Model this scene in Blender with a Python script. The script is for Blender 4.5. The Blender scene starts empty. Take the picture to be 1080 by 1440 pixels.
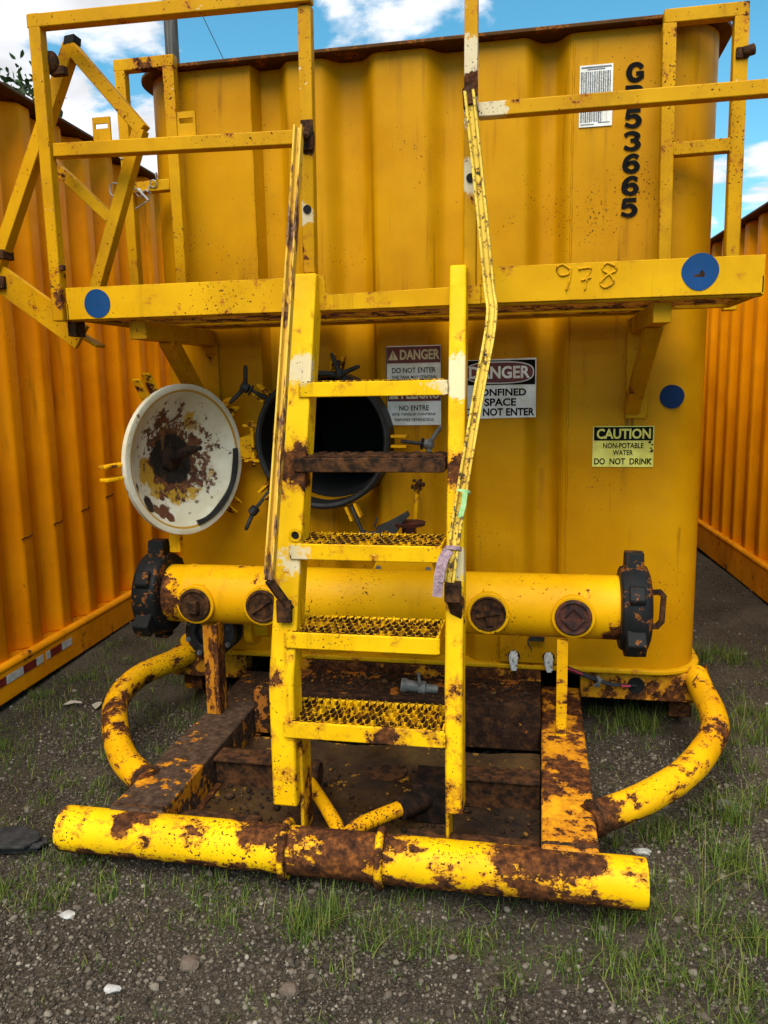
import bpy, bmesh, math, random
import numpy as np
from mathutils import Vector, Matrix
random.seed(7); rng = np.random.default_rng(7)
sc = bpy.context.scene
COL = sc.collection
V = Vector

# ------------------------------------------------------------------ camera
cam = bpy.data.cameras.new('camera'); camo = bpy.data.objects.new('camera', cam); COL.objects.link(camo)
cam.sensor_fit = 'VERTICAL'; cam.sensor_height = 36.0; cam.lens = 36.0*1123.5/1440.0
cam.clip_start = 0.05; cam.clip_end = 3000
PITCH, YAW, ROLL = 0.16024, 0.19433, -0.01883
fwd = V((-math.sin(YAW)*math.cos(PITCH), math.cos(YAW)*math.cos(PITCH), -math.sin(PITCH)))
rt = fwd.cross(V((0,0,1))).normalized(); up = rt.cross(fwd)
r2 = math.cos(ROLL)*rt + math.sin(ROLL)*up; u2 = -math.sin(ROLL)*rt + math.cos(ROLL)*up
M = Matrix((r2, u2, -fwd)).transposed().to_4x4(); M.translation = V((0,0,1.6)); camo.matrix_world = M
sc.camera = camo

# ------------------------------------------------------------------ light
SUN_TO = V((-0.04, -0.60, 0.82)).normalized()
sun_el = math.asin(SUN_TO.z); sun_az = math.atan2(SUN_TO.x, SUN_TO.y)
sl = bpy.data.lights.new('sun', 'SUN'); sl.energy = 5.0; sl.angle = math.radians(56); sl.color = (1.0, 0.93, 0.80)
so = bpy.data.objects.new('sun', sl); COL.objects.link(so); so.rotation_euler = SUN_TO.to_track_quat('Z', 'Y').to_euler(); so.location = (-4, -5, 9)
w = bpy.data.worlds.new('World'); sc.world = w; w.use_nodes = True
nt = w.node_tree; nt.nodes.clear()
def wn(t, **k):
    n = nt.nodes.new(t)
    for a, b in k.items(): setattr(n, a, b)
    return n
out = wn('ShaderNodeOutputWorld'); bg = wn('ShaderNodeBackground'); bg.inputs['Strength'].default_value = 0.06
sky = wn('ShaderNodeTexSky', sky_type='NISHITA', sun_disc=False, sun_elevation=sun_el, sun_rotation=sun_az, air_density=1.0, dust_density=0.0, ozone_density=2.5)
tc = wn('ShaderNodeTexCoord'); sep = wn('ShaderNodeSeparateXYZ'); nt.links.new(tc.outputs['Generated'], sep.inputs[0])
def wm(op, a, b=None, clamp=False):
    n = wn('ShaderNodeMath', operation=op); n.use_clamp = clamp
    for i, x in enumerate((a, b)):
        if x is None: continue
        if isinstance(x, (int, float)): n.inputs[i].default_value = x
        else: nt.links.new(x, n.inputs[i])
    return n.outputs[0]
zc = wm('ADD', wm('MAXIMUM', sep.outputs[2], 0.0), 0.22)
cx = wm('DIVIDE', sep.outputs[0], zc); cy = wm('DIVIDE', sep.outputs[1], zc)
comb = wn('ShaderNodeCombineXYZ'); nt.links.new(cx, comb.inputs[0]); nt.links.new(cy, comb.inputs[1]); comb.inputs[2].default_value = 36.4
n1 = wn('ShaderNodeTexNoise'); n1.inputs['Scale'].default_value = 3.2; n1.inputs['Detail'].default_value = 9; n1.inputs['Roughness'].default_value = 0.56; n1.inputs['Distortion'].default_value = 0.25
nt.links.new(comb.outputs[0], n1.inputs['Vector'])
mr = wn('ShaderNodeMapRange'); mr.interpolation_type = 'SMOOTHSTEP'; mr.inputs[1].default_value = 0.50; mr.inputs[2].default_value = 0.60
cov = n1.outputs['Fac']      # cloud banks and clear gaps, each a soft lobe about a direction in the sky
for d_, r_, k_ in [((-0.49, 0.793, 0.362), 0.16, 0.16), ((-0.402, 0.841, 0.362), 0.09, 0.13), ((-0.44, 0.861, 0.254), 0.05, 0.14), ((-0.498, 0.821, 0.28), 0.05, 0.12), ((-0.175, 0.904, 0.39), 0.1, 0.14), ((-0.09, 0.919, 0.384), 0.07, 0.12), ((0.208, 0.96, 0.188), 0.11, 0.16), ((-0.219, 0.893, 0.393), 0.05, 0.08), ((-0.322, 0.878, 0.355), 0.1, -0.2), ((0.06, 0.927, 0.369), 0.15, -0.22), ((-0.446, 0.841, 0.307), 0.06, -0.14), ((0.196, 0.933, 0.301), 0.08, -0.16), ((-0.258, 0.89, 0.375), 0.03, -0.1), ((-0.049, 0.925, 0.376), 0.04, 0.06)]:
    vd = wn('ShaderNodeVectorMath', operation='DISTANCE'); nt.links.new(tc.outputs['Generated'], vd.inputs[0]); vd.inputs[1].default_value = d_
    lb = wn('ShaderNodeMapRange'); lb.interpolation_type = 'SMOOTHSTEP'; nt.links.new(vd.outputs['Value'], lb.inputs[0]); lb.inputs[1].default_value = 0.0; lb.inputs[2].default_value = r_*1.5; lb.inputs[3].default_value = k_; lb.inputs[4].default_value = 0.0
    cov = wm('ADD', cov, lb.outputs[0])
nt.links.new(cov, mr.inputs[0])
n2 = wn('ShaderNodeTexNoise'); n2.inputs['Scale'].default_value = 5.5; n2.inputs['Detail'].default_value = 6
nt.links.new(comb.outputs[0], n2.inputs['Vector'])
mrb = wn('ShaderNodeMapRange'); mrb.inputs[1].default_value = 0.3; mrb.inputs[2].default_value = 0.7; mrb.inputs[3].default_value = 10.5; mrb.inputs[4].default_value = 17.0
nt.links.new(n2.outputs['Fac'], mrb.inputs[0])
cc = wn('ShaderNodeCombineColor')
for i, k in enumerate((0.97, 0.99, 1.03)): nt.links.new(wm('MULTIPLY', mrb.outputs[0], k), cc.inputs[i])
gam = wn('ShaderNodeHueSaturation'); gam.inputs['Saturation'].default_value = 1.25; gam.inputs['Value'].default_value = 2.5; gam.inputs['Hue'].default_value = 0.472
nt.links.new(sky.outputs[0], gam.inputs['Color'])
mx = wn('ShaderNodeMix', data_type='RGBA'); beh = wn('ShaderNodeMapRange'); beh.interpolation_type = 'SMOOTHSTEP'; beh.inputs[1].default_value = -0.35; beh.inputs[2].default_value = 0.15; beh.inputs[3].default_value = 0.12; nt.links.new(sep.outputs[1], beh.inputs[0])  # unseen clouds behind the camera thinned out to cut the fill light
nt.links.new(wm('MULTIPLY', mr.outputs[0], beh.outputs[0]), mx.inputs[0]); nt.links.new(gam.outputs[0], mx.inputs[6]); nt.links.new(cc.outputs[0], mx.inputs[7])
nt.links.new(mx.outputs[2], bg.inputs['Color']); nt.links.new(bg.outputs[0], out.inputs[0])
sc.view_settings.view_transform = 'Standard'; sc.view_settings.look = 'None'
sc.view_settings.exposure = 0.32; sc.view_settings.gamma = 1.0; sc.view_settings.use_curve_mapping = False
sc.cycles.max_bounces = 6; sc.cycles.diffuse_bounces = 2; sc.cycles.glossy_bounces = 2
sc.cycles.use_denoising = True

# ------------------------------------------------------------------ material helpers
class NB:
    def __init__(s, name):
        s.m = bpy.data.materials.new(name); s.m.use_nodes = True; s.t = s.m.node_tree; s.t.nodes.clear()
        s.o = s.t.nodes.new('ShaderNodeOutputMaterial'); s.b = s.t.nodes.new('ShaderNodeBsdfPrincipled')
        s.t.links.new(s.b.outputs[0], s.o.inputs[0]); s.geo = s.t.nodes.new('ShaderNodeNewGeometry'); s.pos = s.geo.outputs['Position']
    def n(s, t, **k):
        x = s.t.nodes.new(t)
        for a, b in k.items(): setattr(x, a, b)
        return x
    def L(s, a, b):
        if hasattr(a, 'links'): s.t.links.new(a, b)
        elif isinstance(a, (tuple, list)) and len(a) == 3 and b.type == 'RGBA': b.default_value = (*a, 1)
        else: b.default_value = a
    def math(s, op, a, b=0.0, c=None, clamp=False):
        x = s.n('ShaderNodeMath', operation=op); x.use_clamp = clamp
        s.L(a, x.inputs[0]); s.L(b, x.inputs[1])
        if c is not None: s.L(c, x.inputs[2])
        return x.outputs[0]
    def noise(s, scale, detail=5, rough=0.55, vec=None, dist=0.0):
        x = s.n('ShaderNodeTexNoise'); s.L(vec or s.pos, x.inputs['Vector']); s.L(float(scale), x.inputs['Scale']); s.L(float(detail), x.inputs['Detail'])
        s.L(rough, x.inputs['Roughness']); s.L(dist, x.inputs['Distortion']); return x.outputs['Fac']
    def mapv(s, sx, sy, sz, off=(0,0,0)):
        x = s.n('ShaderNodeMapping'); s.L(s.pos, x.inputs[0]); x.inputs['Scale'].default_value = (sx, sy, sz); x.inputs['Location'].default_value = off; return x.outputs[0]
    def step(s, v, a, b, lo=0.0, hi=1.0, smooth=True):
        x = s.n('ShaderNodeMapRange'); x.interpolation_type = 'SMOOTHSTEP' if smooth else 'LINEAR'
        s.L(v, x.inputs[0])
        for i, k in enumerate((a, b, lo, hi)): s.L(k, x.inputs[i+1])
        return x.outputs[0]
    def mix(s, f, a, b):
        x = s.n('ShaderNodeMix', data_type='RGBA'); s.L(f, x.inputs[0]); s.L(a, x.inputs[6]); s.L(b, x.inputs[7]); return x.outputs[2]
    def ramp(s, v, stops):
        x = s.n('ShaderNodeValToRGB'); e = x.color_ramp.elements
        while len(e) < len(stops): e.new(0.5)
        for i, (p, c) in enumerate(stops): e[i].position = p; e[i].color = (*c, 1)
        s.L(v, x.inputs[0]); return x.outputs[0]
    def bump(s, h, dist=0.002, strength=1.0):
        x = s.n('ShaderNodeBump'); s.L(h, x.inputs['Height']); x.inputs['Distance'].default_value = dist; x.inputs['Strength'].default_value = strength
        s.t.links.new(x.outputs[0], s.b.inputs['Normal']); return x
    def spot(s, p, r):
        x = s.n('ShaderNodeVectorMath', operation='DISTANCE'); s.L(s.pos, x.inputs[0]); x.inputs[1].default_value = p
        return s.step(x.outputs['Value'], 0.0, r, 1.0, 0.0)
    def fin(s, col, rough=0.5, metal=0.0, spec=None):
        s.L(col, s.b.inputs['Base Color']); s.L(rough, s.b.inputs['Roughness']); s.L(metal, s.b.inputs['Metallic'])
        if spec is not None: s.L(spec, s.b.inputs['Specular IOR Level'])
        return s.m

RUST = [(0.30, (0.010, 0.006, 0.004)), (0.45, (0.045, 0.017, 0.008)), (0.56, (0.10, 0.034, 0.011)), (0.72, (0.26, 0.085, 0.016))]
def paint(name, col, chip=0.62, scale=7.0, edge=0.12, top=0.0, bottom=0.0, spots=(), primer=(), streak=0.35, speck=0.6, rough=0.42, halo=0.05, fade=0.25, rust=RUST, stretch=(1,1,1), grime=0.0, stains=(), dent=0.0):
    """painted steel: chips down to rust where a noise (plus edges, faces, given spots) passes a threshold, orange halo, specks, run-off streaks"""
    b = NB(name)
    v = b.noise(scale, 9, 0.68, b.mapv(*stretch))
    v = b.math('ADD', v, b.math('MULTIPLY', b.math('SUBTRACT', b.noise(scale*6, 5, 0.7, b.mapv(*stretch)), 0.5), 0.22))
    sepn = b.n('ShaderNodeSeparateXYZ'); b.L(b.geo.outputs['Normal'], sepn.inputs[0]); nz = sepn.outputs[2]
    if edge:
        bv = b.n('ShaderNodeBevel'); bv.samples = 3; bv.inputs['Radius'].default_value = 0.007
        d = b.n('ShaderNodeVectorMath', operation='DOT_PRODUCT'); b.L(bv.outputs[0], d.inputs[0]); b.L(b.geo.outputs['True Normal'], d.inputs[1])
        v = b.math('ADD', v, b.math('MULTIPLY', b.step(d.outputs['Value'], 0.97, 0.80), edge))
    if top: v = b.math('ADD', v, b.math('MULTIPLY', b.math('MAXIMUM', nz, 0.0), top))
    if bottom: v = b.math('ADD', v, b.math('MULTIPLY', b.math('MAXIMUM', b.math('MULTIPLY', nz, -1.0), 0.0), bottom))
    for p, r, k in spots: v = b.math('ADD', v, b.math('MULTIPLY', b.spot(p, r), k))
    chipm = b.step(v, chip, chip+0.012)
    hal = b.step(v, chip-halo, chip+0.002)
    # small chips
    sp = b.noise(95, 3, 0.6); area = b.noise(2.6, 3, 0.6, b.mapv(1, 1, 1, (3.1, 1.7, 5.2)))
    spv = b.math('ADD', sp, b.math('MULTIPLY', b.math('SUBTRACT', area, 0.5), 0.45))
    spm = b.step(spv, 0.80-0.13*speck, 0.82-0.13*speck)
    chips = b.math('MAXIMUM', chipm, spm)
    fadev = b.noise(1.9, 4, 0.6)
    dark = tuple(c*k for c, k in zip(col, (0.80, 0.70, 0.5))); lite = tuple(min(1, c*1.10+0.002) for c in col)
    pc = b.mix(b.step(fadev, 0.5-fade, 0.5+fade), dark, lite)
    # run-off streaks
    st = b.noise(1.0, 4, 0.6, b.mapv(22, 22, 1.3)); st2 = b.noise(1.0, 3, 0.5, b.mapv(2.2, 2.2, 1.6, (9, 4, 2)))
    stm = b.math('MULTIPLY', b.step(st, 0.52, 0.78), b.math('MULTIPLY', b.step(st2, 0.42, 0.66), streak))
    pc = b.mix(stm, pc, (0.17, 0.055, 0.003))
    if grime:
        gm = b.noise(4.5, 6, 0.7); pc = b.mix(b.math('MULTIPLY', b.step(gm, 0.45, 0.75), grime), pc, (0.06, 0.027, 0.004))
    if stains:
        sx = b.n('ShaderNodeSeparateXYZ'); b.L(b.pos, sx.inputs[0]); wob = b.noise(1.0, 4, 0.6, b.mapv(9, 9, 5)); brk = b.step(b.noise(1.0, 4, 0.7, b.mapv(60, 60, 5)), 0.35, 0.6)
        for x0, zt, ln, wd, k in stains:
            m_ = b.step(b.math('ABSOLUTE', b.math('ADD', b.math('SUBTRACT', sx.outputs[0], x0), b.math('MULTIPLY', b.math('SUBTRACT', wob, 0.5), wd*1.5))), wd, wd*0.15)
            m_ = b.math('MULTIPLY', b.math('MULTIPLY', m_, brk), b.math('MULTIPLY', b.step(sx.outputs[2], zt-ln, zt), b.step(sx.outputs[2], zt+0.012, zt)))
            pc = b.mix(b.math('MULTIPLY', m_, k), pc, (0.13, 0.045, 0.008))
    pc = b.mix(b.math('MULTIPLY', hal, 0.75), pc, (0.36, 0.11, 0.012))
    for p, r in primer:
        pm = b.step(b.math('ADD', b.spot(p, r), b.math('ADD', b.math('MULTIPLY', b.math('SUBTRACT', b.noise(13, 6, 0.7), 0.5), 1.4), b.math('MULTIPLY', b.math('SUBTRACT', b.noise(60, 5, 0.7), 0.5), 1.0))), 0.30, 0.50)
        pc = b.mix(b.math('MULTIPLY', pm, 0.75), pc, (0.62, 0.55, 0.38))
    rc = b.ramp(b.noise(34, 6, 0.7), rust)
    base = b.mix(chips, pc, rc)
    b.bump(b.math('ADD', b.math('MULTIPLY', chips, -0.55), b.math('MULTIPLY', b.noise(90, 3, 0.6), b.math('ADD', b.math('MULTIPLY', chips, 0.5), 0.06))) if not dent else b.math('ADD', b.math('MULTIPLY', chips, -0.55), b.math('ADD', b.math('MULTIPLY', b.noise(3.2, 2, 0.4), dent), b.math('MULTIPLY', b.noise(90, 3), 0.06))), 0.0022, 0.9)
    rg = b.math('ADD', b.math('MULTIPLY', chips, 0.42), b.step(b.noise(9, 4), 0.3, 0.7, rough-0.07, rough+0.12))
    return b.fin(base, rg, 0.0, 0.07)
def plain(name, c1, c2, scale=20, rough=0.6, bump=0.001, metal=0.0, detail=5, spec=0.4):
    b = NB(name); n = b.noise(scale, detail, 0.65); b.bump(b.noise(scale*3, 4), bump)
    return b.fin(b.mix(b.step(n, 0.35, 0.68), c1, c2), rough, metal, spec)

YW = (0.50, 0.232, 0.0008); YL = (0.80, 0.47, 0.003); YO = (1.0, 0.315, 0.0)
M_wall = paint('tank_wall_paint', YW, dent=3.5, chip=0.74, scale=5, edge=0.0, streak=0.9, speck=0.75, grime=0.08, stains=[(0.36,1.44,0.42,0.022,0.75), (0.385,1.44,0.25,0.012,0.8), (-1.45,1.44,0.5,0.02,0.6), (-0.95,1.03,0.4,0.05,0.5), (-1.16,1.10,0.4,0.02,0.6), (0.42,2.24,0.3,0.01,0.35), (0.25,2.60,0.5,0.012,0.3), (-0.53,1.13,0.3,0.02,0.6), (0.2,2.95,0.6,0.02,0.3), (-0.6,2.95,0.5,0.02,0.3), (-0.5,2.95,0.35,0.012,0.35), (-1.0,2.95,0.5,0.02,0.3), (0.60,0.95,0.3,0.012,0.5), (0.01,1.2,0.5,0.02,0.3)], rough=0.36, fade=0.3)
M_rim = paint('rim_paint', (0.07, 0.028, 0.004), chip=0.60, scale=9, edge=0.05, streak=0.2, speck=0.5)
M_plat = paint('platform_paint', (0.62, 0.33, 0.002), chip=0.66, scale=9, edge=0.14, streak=0.45, speck=0.85, rough=0.45, halo=0.08, grime=0.15)
M_rail = paint('railing_paint', (0.54, 0.27, 0.002), chip=0.645, scale=10, edge=0.09, top=0.03, streak=0.5, speck=1.0, halo=0.07, grime=0.28,
    spots=[((-0.80,2.83,2.43),0.07,0.35), ((-0.24,2.83,2.56),0.06,0.3), ((-1.785,2.83,1.93),0.07,0.25), ((-0.24,2.82,2.49),0.06,0.3), ((-1.68,3.5,2.96),0.14,0.22)],
    primer=[((-0.245,2.84,2.63),0.16), ((-0.24,2.84,2.28),0.1), ((-0.20,2.84,2.49),0.14), ((-0.83,2.84,2.19),0.07)])
M_lad = paint('ladder_paint', YL, chip=0.68, scale=14, edge=0.15, streak=1.0, speck=0.85, rough=0.45, halo=0.13, fade=0.2, grime=0.22,
    spots=[((-0.81,2.58,1.32),0.13,0.40), ((-0.26,2.58,1.30),0.10,0.34), ((-0.55,2.46,0.75),0.10,0.16), ((-0.47,2.36,0.46),0.11,0.26), ((-0.84,2.40,0.95),0.05,0.3), ((-0.26,2.36,0.25),0.12,0.2), ((-0.33,2.45,1.03),0.04,0.3), ((-0.255,2.46,0.90),0.07,0.3), ((-0.79,2.5,0.18),0.15,0.3), ((-0.82,2.36,0.40),0.35,0.07), ((-0.25,2.36,0.45),0.35,0.08), ((-0.84,2.37,0.65),0.06,0.2), ((-0.25,2.37,0.66),0.05,0.25), ((-0.78,2.37,0.72),0.05,0.25)],
    primer=[((-0.80,2.66,1.66),0.12), ((-0.275,2.66,1.62),0.13), ((-0.80,2.44,1.03),0.11), ((-0.265,2.5,1.02),0.10), ((-0.27,2.6,1.20),0.05)])
M_tread = paint('tread_grip_paint', (0.72, 0.42, 0.006), chip=0.475, scale=16, edge=0.0, top=-0.16, streak=0.3, speck=0.6, halo=0.07, rust=[(0.30, (0.010, 0.005, 0.003)), (0.48, (0.045, 0.018, 0.006)), (0.62, (0.15, 0.055, 0.009)), (0.75, (0.28, 0.11, 0.012))])
M_bar = paint('push_bar_paint', YL, chip=0.575, scale=10, fade=0.25, grime=0.22, halo=0.07, edge=0.0, top=0.02, bottom=0.20, streak=0.9, speck=1.25, rough=0.45, stretch=(0.8,1,1.15),
    spots=[((-1.32,2.26,0.20),0.13,0.10), ((0.06,2.24,0.19),0.22,0.20), ((-0.60,2.22,0.17),0.26,0.20), ((-0.88,2.24,0.22),0.13,0.16), ((0.33,2.26,0.12),0.085,0.16)])
M_hoop = paint('hoop_pipe_paint', (0.74, 0.385, 0.003), chip=0.59, scale=11, fade=0.25, grime=0.25, edge=0.0, bottom=0.11, streak=0.4, speck=1.0, halo=0.07, stretch=(1,0.8,2.2),
    spots=[((0.17,2.5,0.17),0.16,0.35), ((-1.36,2.49,0.17),0.14,0.35), ((-1.83,3.05,0.23),0.34,0.09), ((-1.70,2.84,0.22),0.25,0.08), ((0.70,3.14,0.22),0.2,0.12)])
M_skid = paint('skid_rail_paint', (0.66, 0.30, 0.010), chip=0.485, scale=6.0, edge=0.05, top=0.02, streak=0.5, speck=0.6, halo=0.10, grime=0.3,
    spots=[((0.10,2.36,0.21),0.35,-0.10), ((-1.30,2.60,0.21),0.34,-0.07)])
M_skidL = paint('skid_rail_paint_rusty', (0.62, 0.28, 0.010), chip=0.455, scale=6.0, edge=-0.05, top=0.05, streak=0.6, speck=0.6, halo=0.10, grime=0.3,
    rust=[(0.30, (0.020, 0.013, 0.010)), (0.5, (0.055, 0.032, 0.020)), (0.7, (0.10, 0.062, 0.040))], spots=[((-1.22,2.50,0.19),0.3,-0.045)])
M_stand = paint('stand_paint', (0.50, 0.22, 0.010), chip=0.50, scale=8, edge=0.06, streak=0.6, speck=0.9, halo=0.10, stretch=(1, 1, 0.5))
M_man = paint('manifold_paint', (0.70, 0.365, 0.002), chip=0.70, scale=9, edge=0.0, streak=0.35, speck=0.85, rough=0.36,
    spots=[((-1.62,3.06,0.72),0.24,0.42), ((0.33,3.08,0.60),0.17,0.42), ((-1.30,3.06,0.85),0.30,0.09)])
M_cont = paint('container_paint', YO, dent=5, chip=0.735, scale=5, edge=0.0, streak=0.75, speck=0.55, grime=0.12, rough=0.5, fade=0.3)
M_contR = paint('container_paint_amber', (0.95, 0.325, 0.0), dent=5, chip=0.74, scale=5, edge=0.0, streak=0.6, speck=0.45, grime=0.10, rough=0.5, fade=0.3)
M_crail = paint('container_rail_paint', (0.88, 0.32, 0.002), chip=0.63, scale=4, bottom=0.1, edge=0.05, streak=0.9, speck=0.7, rough=0.45, grime=0.3)
M_rustdark = plain('rusty_iron', (0.014, 0.007, 0.004), (0.085, 0.033, 0.011), 30, 0.88, 0.003, spec=0.15)
M_rustbeam = paint('rusty_beam', (0.20, 0.085, 0.015), chip=0.42, scale=5, edge=0.0, streak=0.4, speck=0.6, halo=0.12, rough=0.7)
M_rustcross = paint('rusty_cross_beam', (0.11, 0.05, 0.012), chip=0.40, scale=4, edge=0.0, streak=0.4, speck=0.6, halo=0.10, rough=0.75, rust=[(0.30, (0.008, 0.005, 0.004)), (0.5, (0.026, 0.013, 0.008)), (0.72, (0.085, 0.035, 0.012))])
M_black = plain('black_iron', (0.010, 0.010, 0.011), (0.035, 0.033, 0.032), 14, 0.5, 0.0012)
M_spin2 = plain('oily_iron', (0.005, 0.004, 0.003), (0.030, 0.014, 0.008), 24, 0.85, 0.003, spec=0.12)
M_gasket = plain('black_gasket', (0.006, 0.006, 0.006), (0.016, 0.015, 0.014), 30, 0.55)
M_grey = plain('grey_iron', (0.07, 0.072, 0.07), (0.17, 0.17, 0.16), 24, 0.5, 0.001)
M_dark = plain('dark_interior', (0.002, 0.002, 0.002), (0.006, 0.005, 0.004), 6, 0.9)  # near-black colour paints in the shade inside the manway and holes
M_union = paint('union_black', (0.010, 0.011, 0.0125), chip=0.61, scale=16, edge=0.03, streak=0.2, speck=0.4, rough=0.45, fade=0.3)
M_blue = paint('blue_dot_paint', (0.007, 0.05, 0.17), chip=0.72, scale=14, edge=0.0, streak=0.1, speck=0.7, rough=0.45)
M_bluedark = paint('navy_dot_paint', (0.006, 0.022, 0.085), chip=0.9, scale=14, edge=0.0, streak=0.0, speck=0.0, rough=0.45)
M_white = plain('sign_white', (0.58, 0.55, 0.47), (0.82, 0.81, 0.78), 7, 0.45, 0.0003)
M_signy = plain('sign_yellow', (0.50, 0.42, 0.06), (0.74, 0.66, 0.13), 7, 0.45, 0.0003)
M_red = plain('sign_red', (0.10, 0.010, 0.008), (0.15, 0.016, 0.012), 9, 0.45, 0.0003)
M_ink = plain('black_ink', (0.004, 0.004, 0.004), (0.008, 0.007, 0.007), 25, 0.85, 0.0002, spec=0.08)
M_cream = plain('sign_cream', (0.52, 0.42, 0.24), (0.60, 0.50, 0.30), 9, 0.5, 0.0002)
M_tapew = plain('tape_white', (0.45, 0.44, 0.40), (0.66, 0.65, 0.60), 30, 0.35)
M_taper = plain('tape_red', (0.13, 0.012, 0.010), (0.26, 0.022, 0.018), 30, 0.35)
M_rag = plain('white_rag', (0.50, 0.49, 0.46), (0.72, 0.71, 0.68), 40, 0.9, 0.002)
M_purple = plain('pale_purple_cloth', (0.20, 0.12, 0.145), (0.38, 0.26, 0.28), 60, 0.95, 0.002)
M_green = plain('green_tape', (0.20, 0.38, 0.12), (0.32, 0.52, 0.22), 30, 0.6)
M_cable = plain('black_cable', (0.008, 0.008, 0.009), (0.02, 0.02, 0.022), 30, 0.45)
M_redwire = plain('red_wire', (0.32, 0.015, 0.04), (0.42, 0.03, 0.06), 30, 0.45)
M_galv = plain('galvanised', (0.28, 0.28, 0.28), (0.48, 0.48, 0.47), 40, 0.4, 0.0005, 0.6)
M_wood = NB('pole_wood'); M_wood = M_wood.fin(M_wood.mix(M_wood.step(M_wood.noise(1, 6, 0.7, M_wood.mapv(30, 30, 1.2)), 0.35, 0.65), (0.025, 0.022, 0.019), (0.11, 0.098, 0.085)), 0.9)
M_bark = plain('bark', (0.03, 0.024, 0.018), (0.09, 0.075, 0.06), 12, 0.95, 0.01)
M_rubber = plain('cracked_rubber', (0.010, 0.010, 0.010), (0.035, 0.032, 0.030), 18, 0.85, 0.006)
def island(name, stops, rough=0.9, hue=None, bumps=0.0, trans=0.0):
    b = NB(name); c = b.ramp(b.geo.outputs['Random Per Island'], stops)
    if bumps:
        c = b.mix(b.step(b.noise(120, 3), 0.35, 0.65, 0.0, 0.35), c, (0.03, 0.027, 0.024)); b.bump(b.noise(160, 3), bumps)
    m = b.fin(c, rough, 0, 0.25)
    if trans:
        tr = b.n('ShaderNodeBsdfTranslucent'); b.L(c, tr.inputs[0]); ms = b.n('ShaderNodeMixShader'); ms.inputs[0].default_value = trans
        b.t.links.new(b.b.outputs[0], ms.inputs[1]); b.t.links.new(tr.outputs[0], ms.inputs[2]); b.t.links.new(ms.outputs[0], b.o.inputs[0])
    return m
M_stone = island('gravel_stone', [(0.0, (0.028, 0.020, 0.014)), (0.4, (0.072, 0.055, 0.038)), (0.78, (0.135, 0.107, 0.078)), (0.96, (0.20, 0.167, 0.127)), (1.0, (0.31, 0.27, 0.21))], 0.9, bumps=0.001)
M_grass = island('grass_blade', [(0.0, (0.040, 0.070, 0.010)), (0.45, (0.085, 0.135, 0.016)), (0.8, (0.15, 0.20, 0.026)), (0.93, (0.20, 0.185, 0.045)), (1.0, (0.30, 0.24, 0.10))], 0.6, trans=0.3)
M_leaf = island('tree_leaf', [(0.0, (0.012, 0.030, 0.008)), (0.6, (0.028, 0.055, 0.014)), (1.0, (0.06, 0.09, 0.025))], 0.5, trans=0.25)

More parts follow.
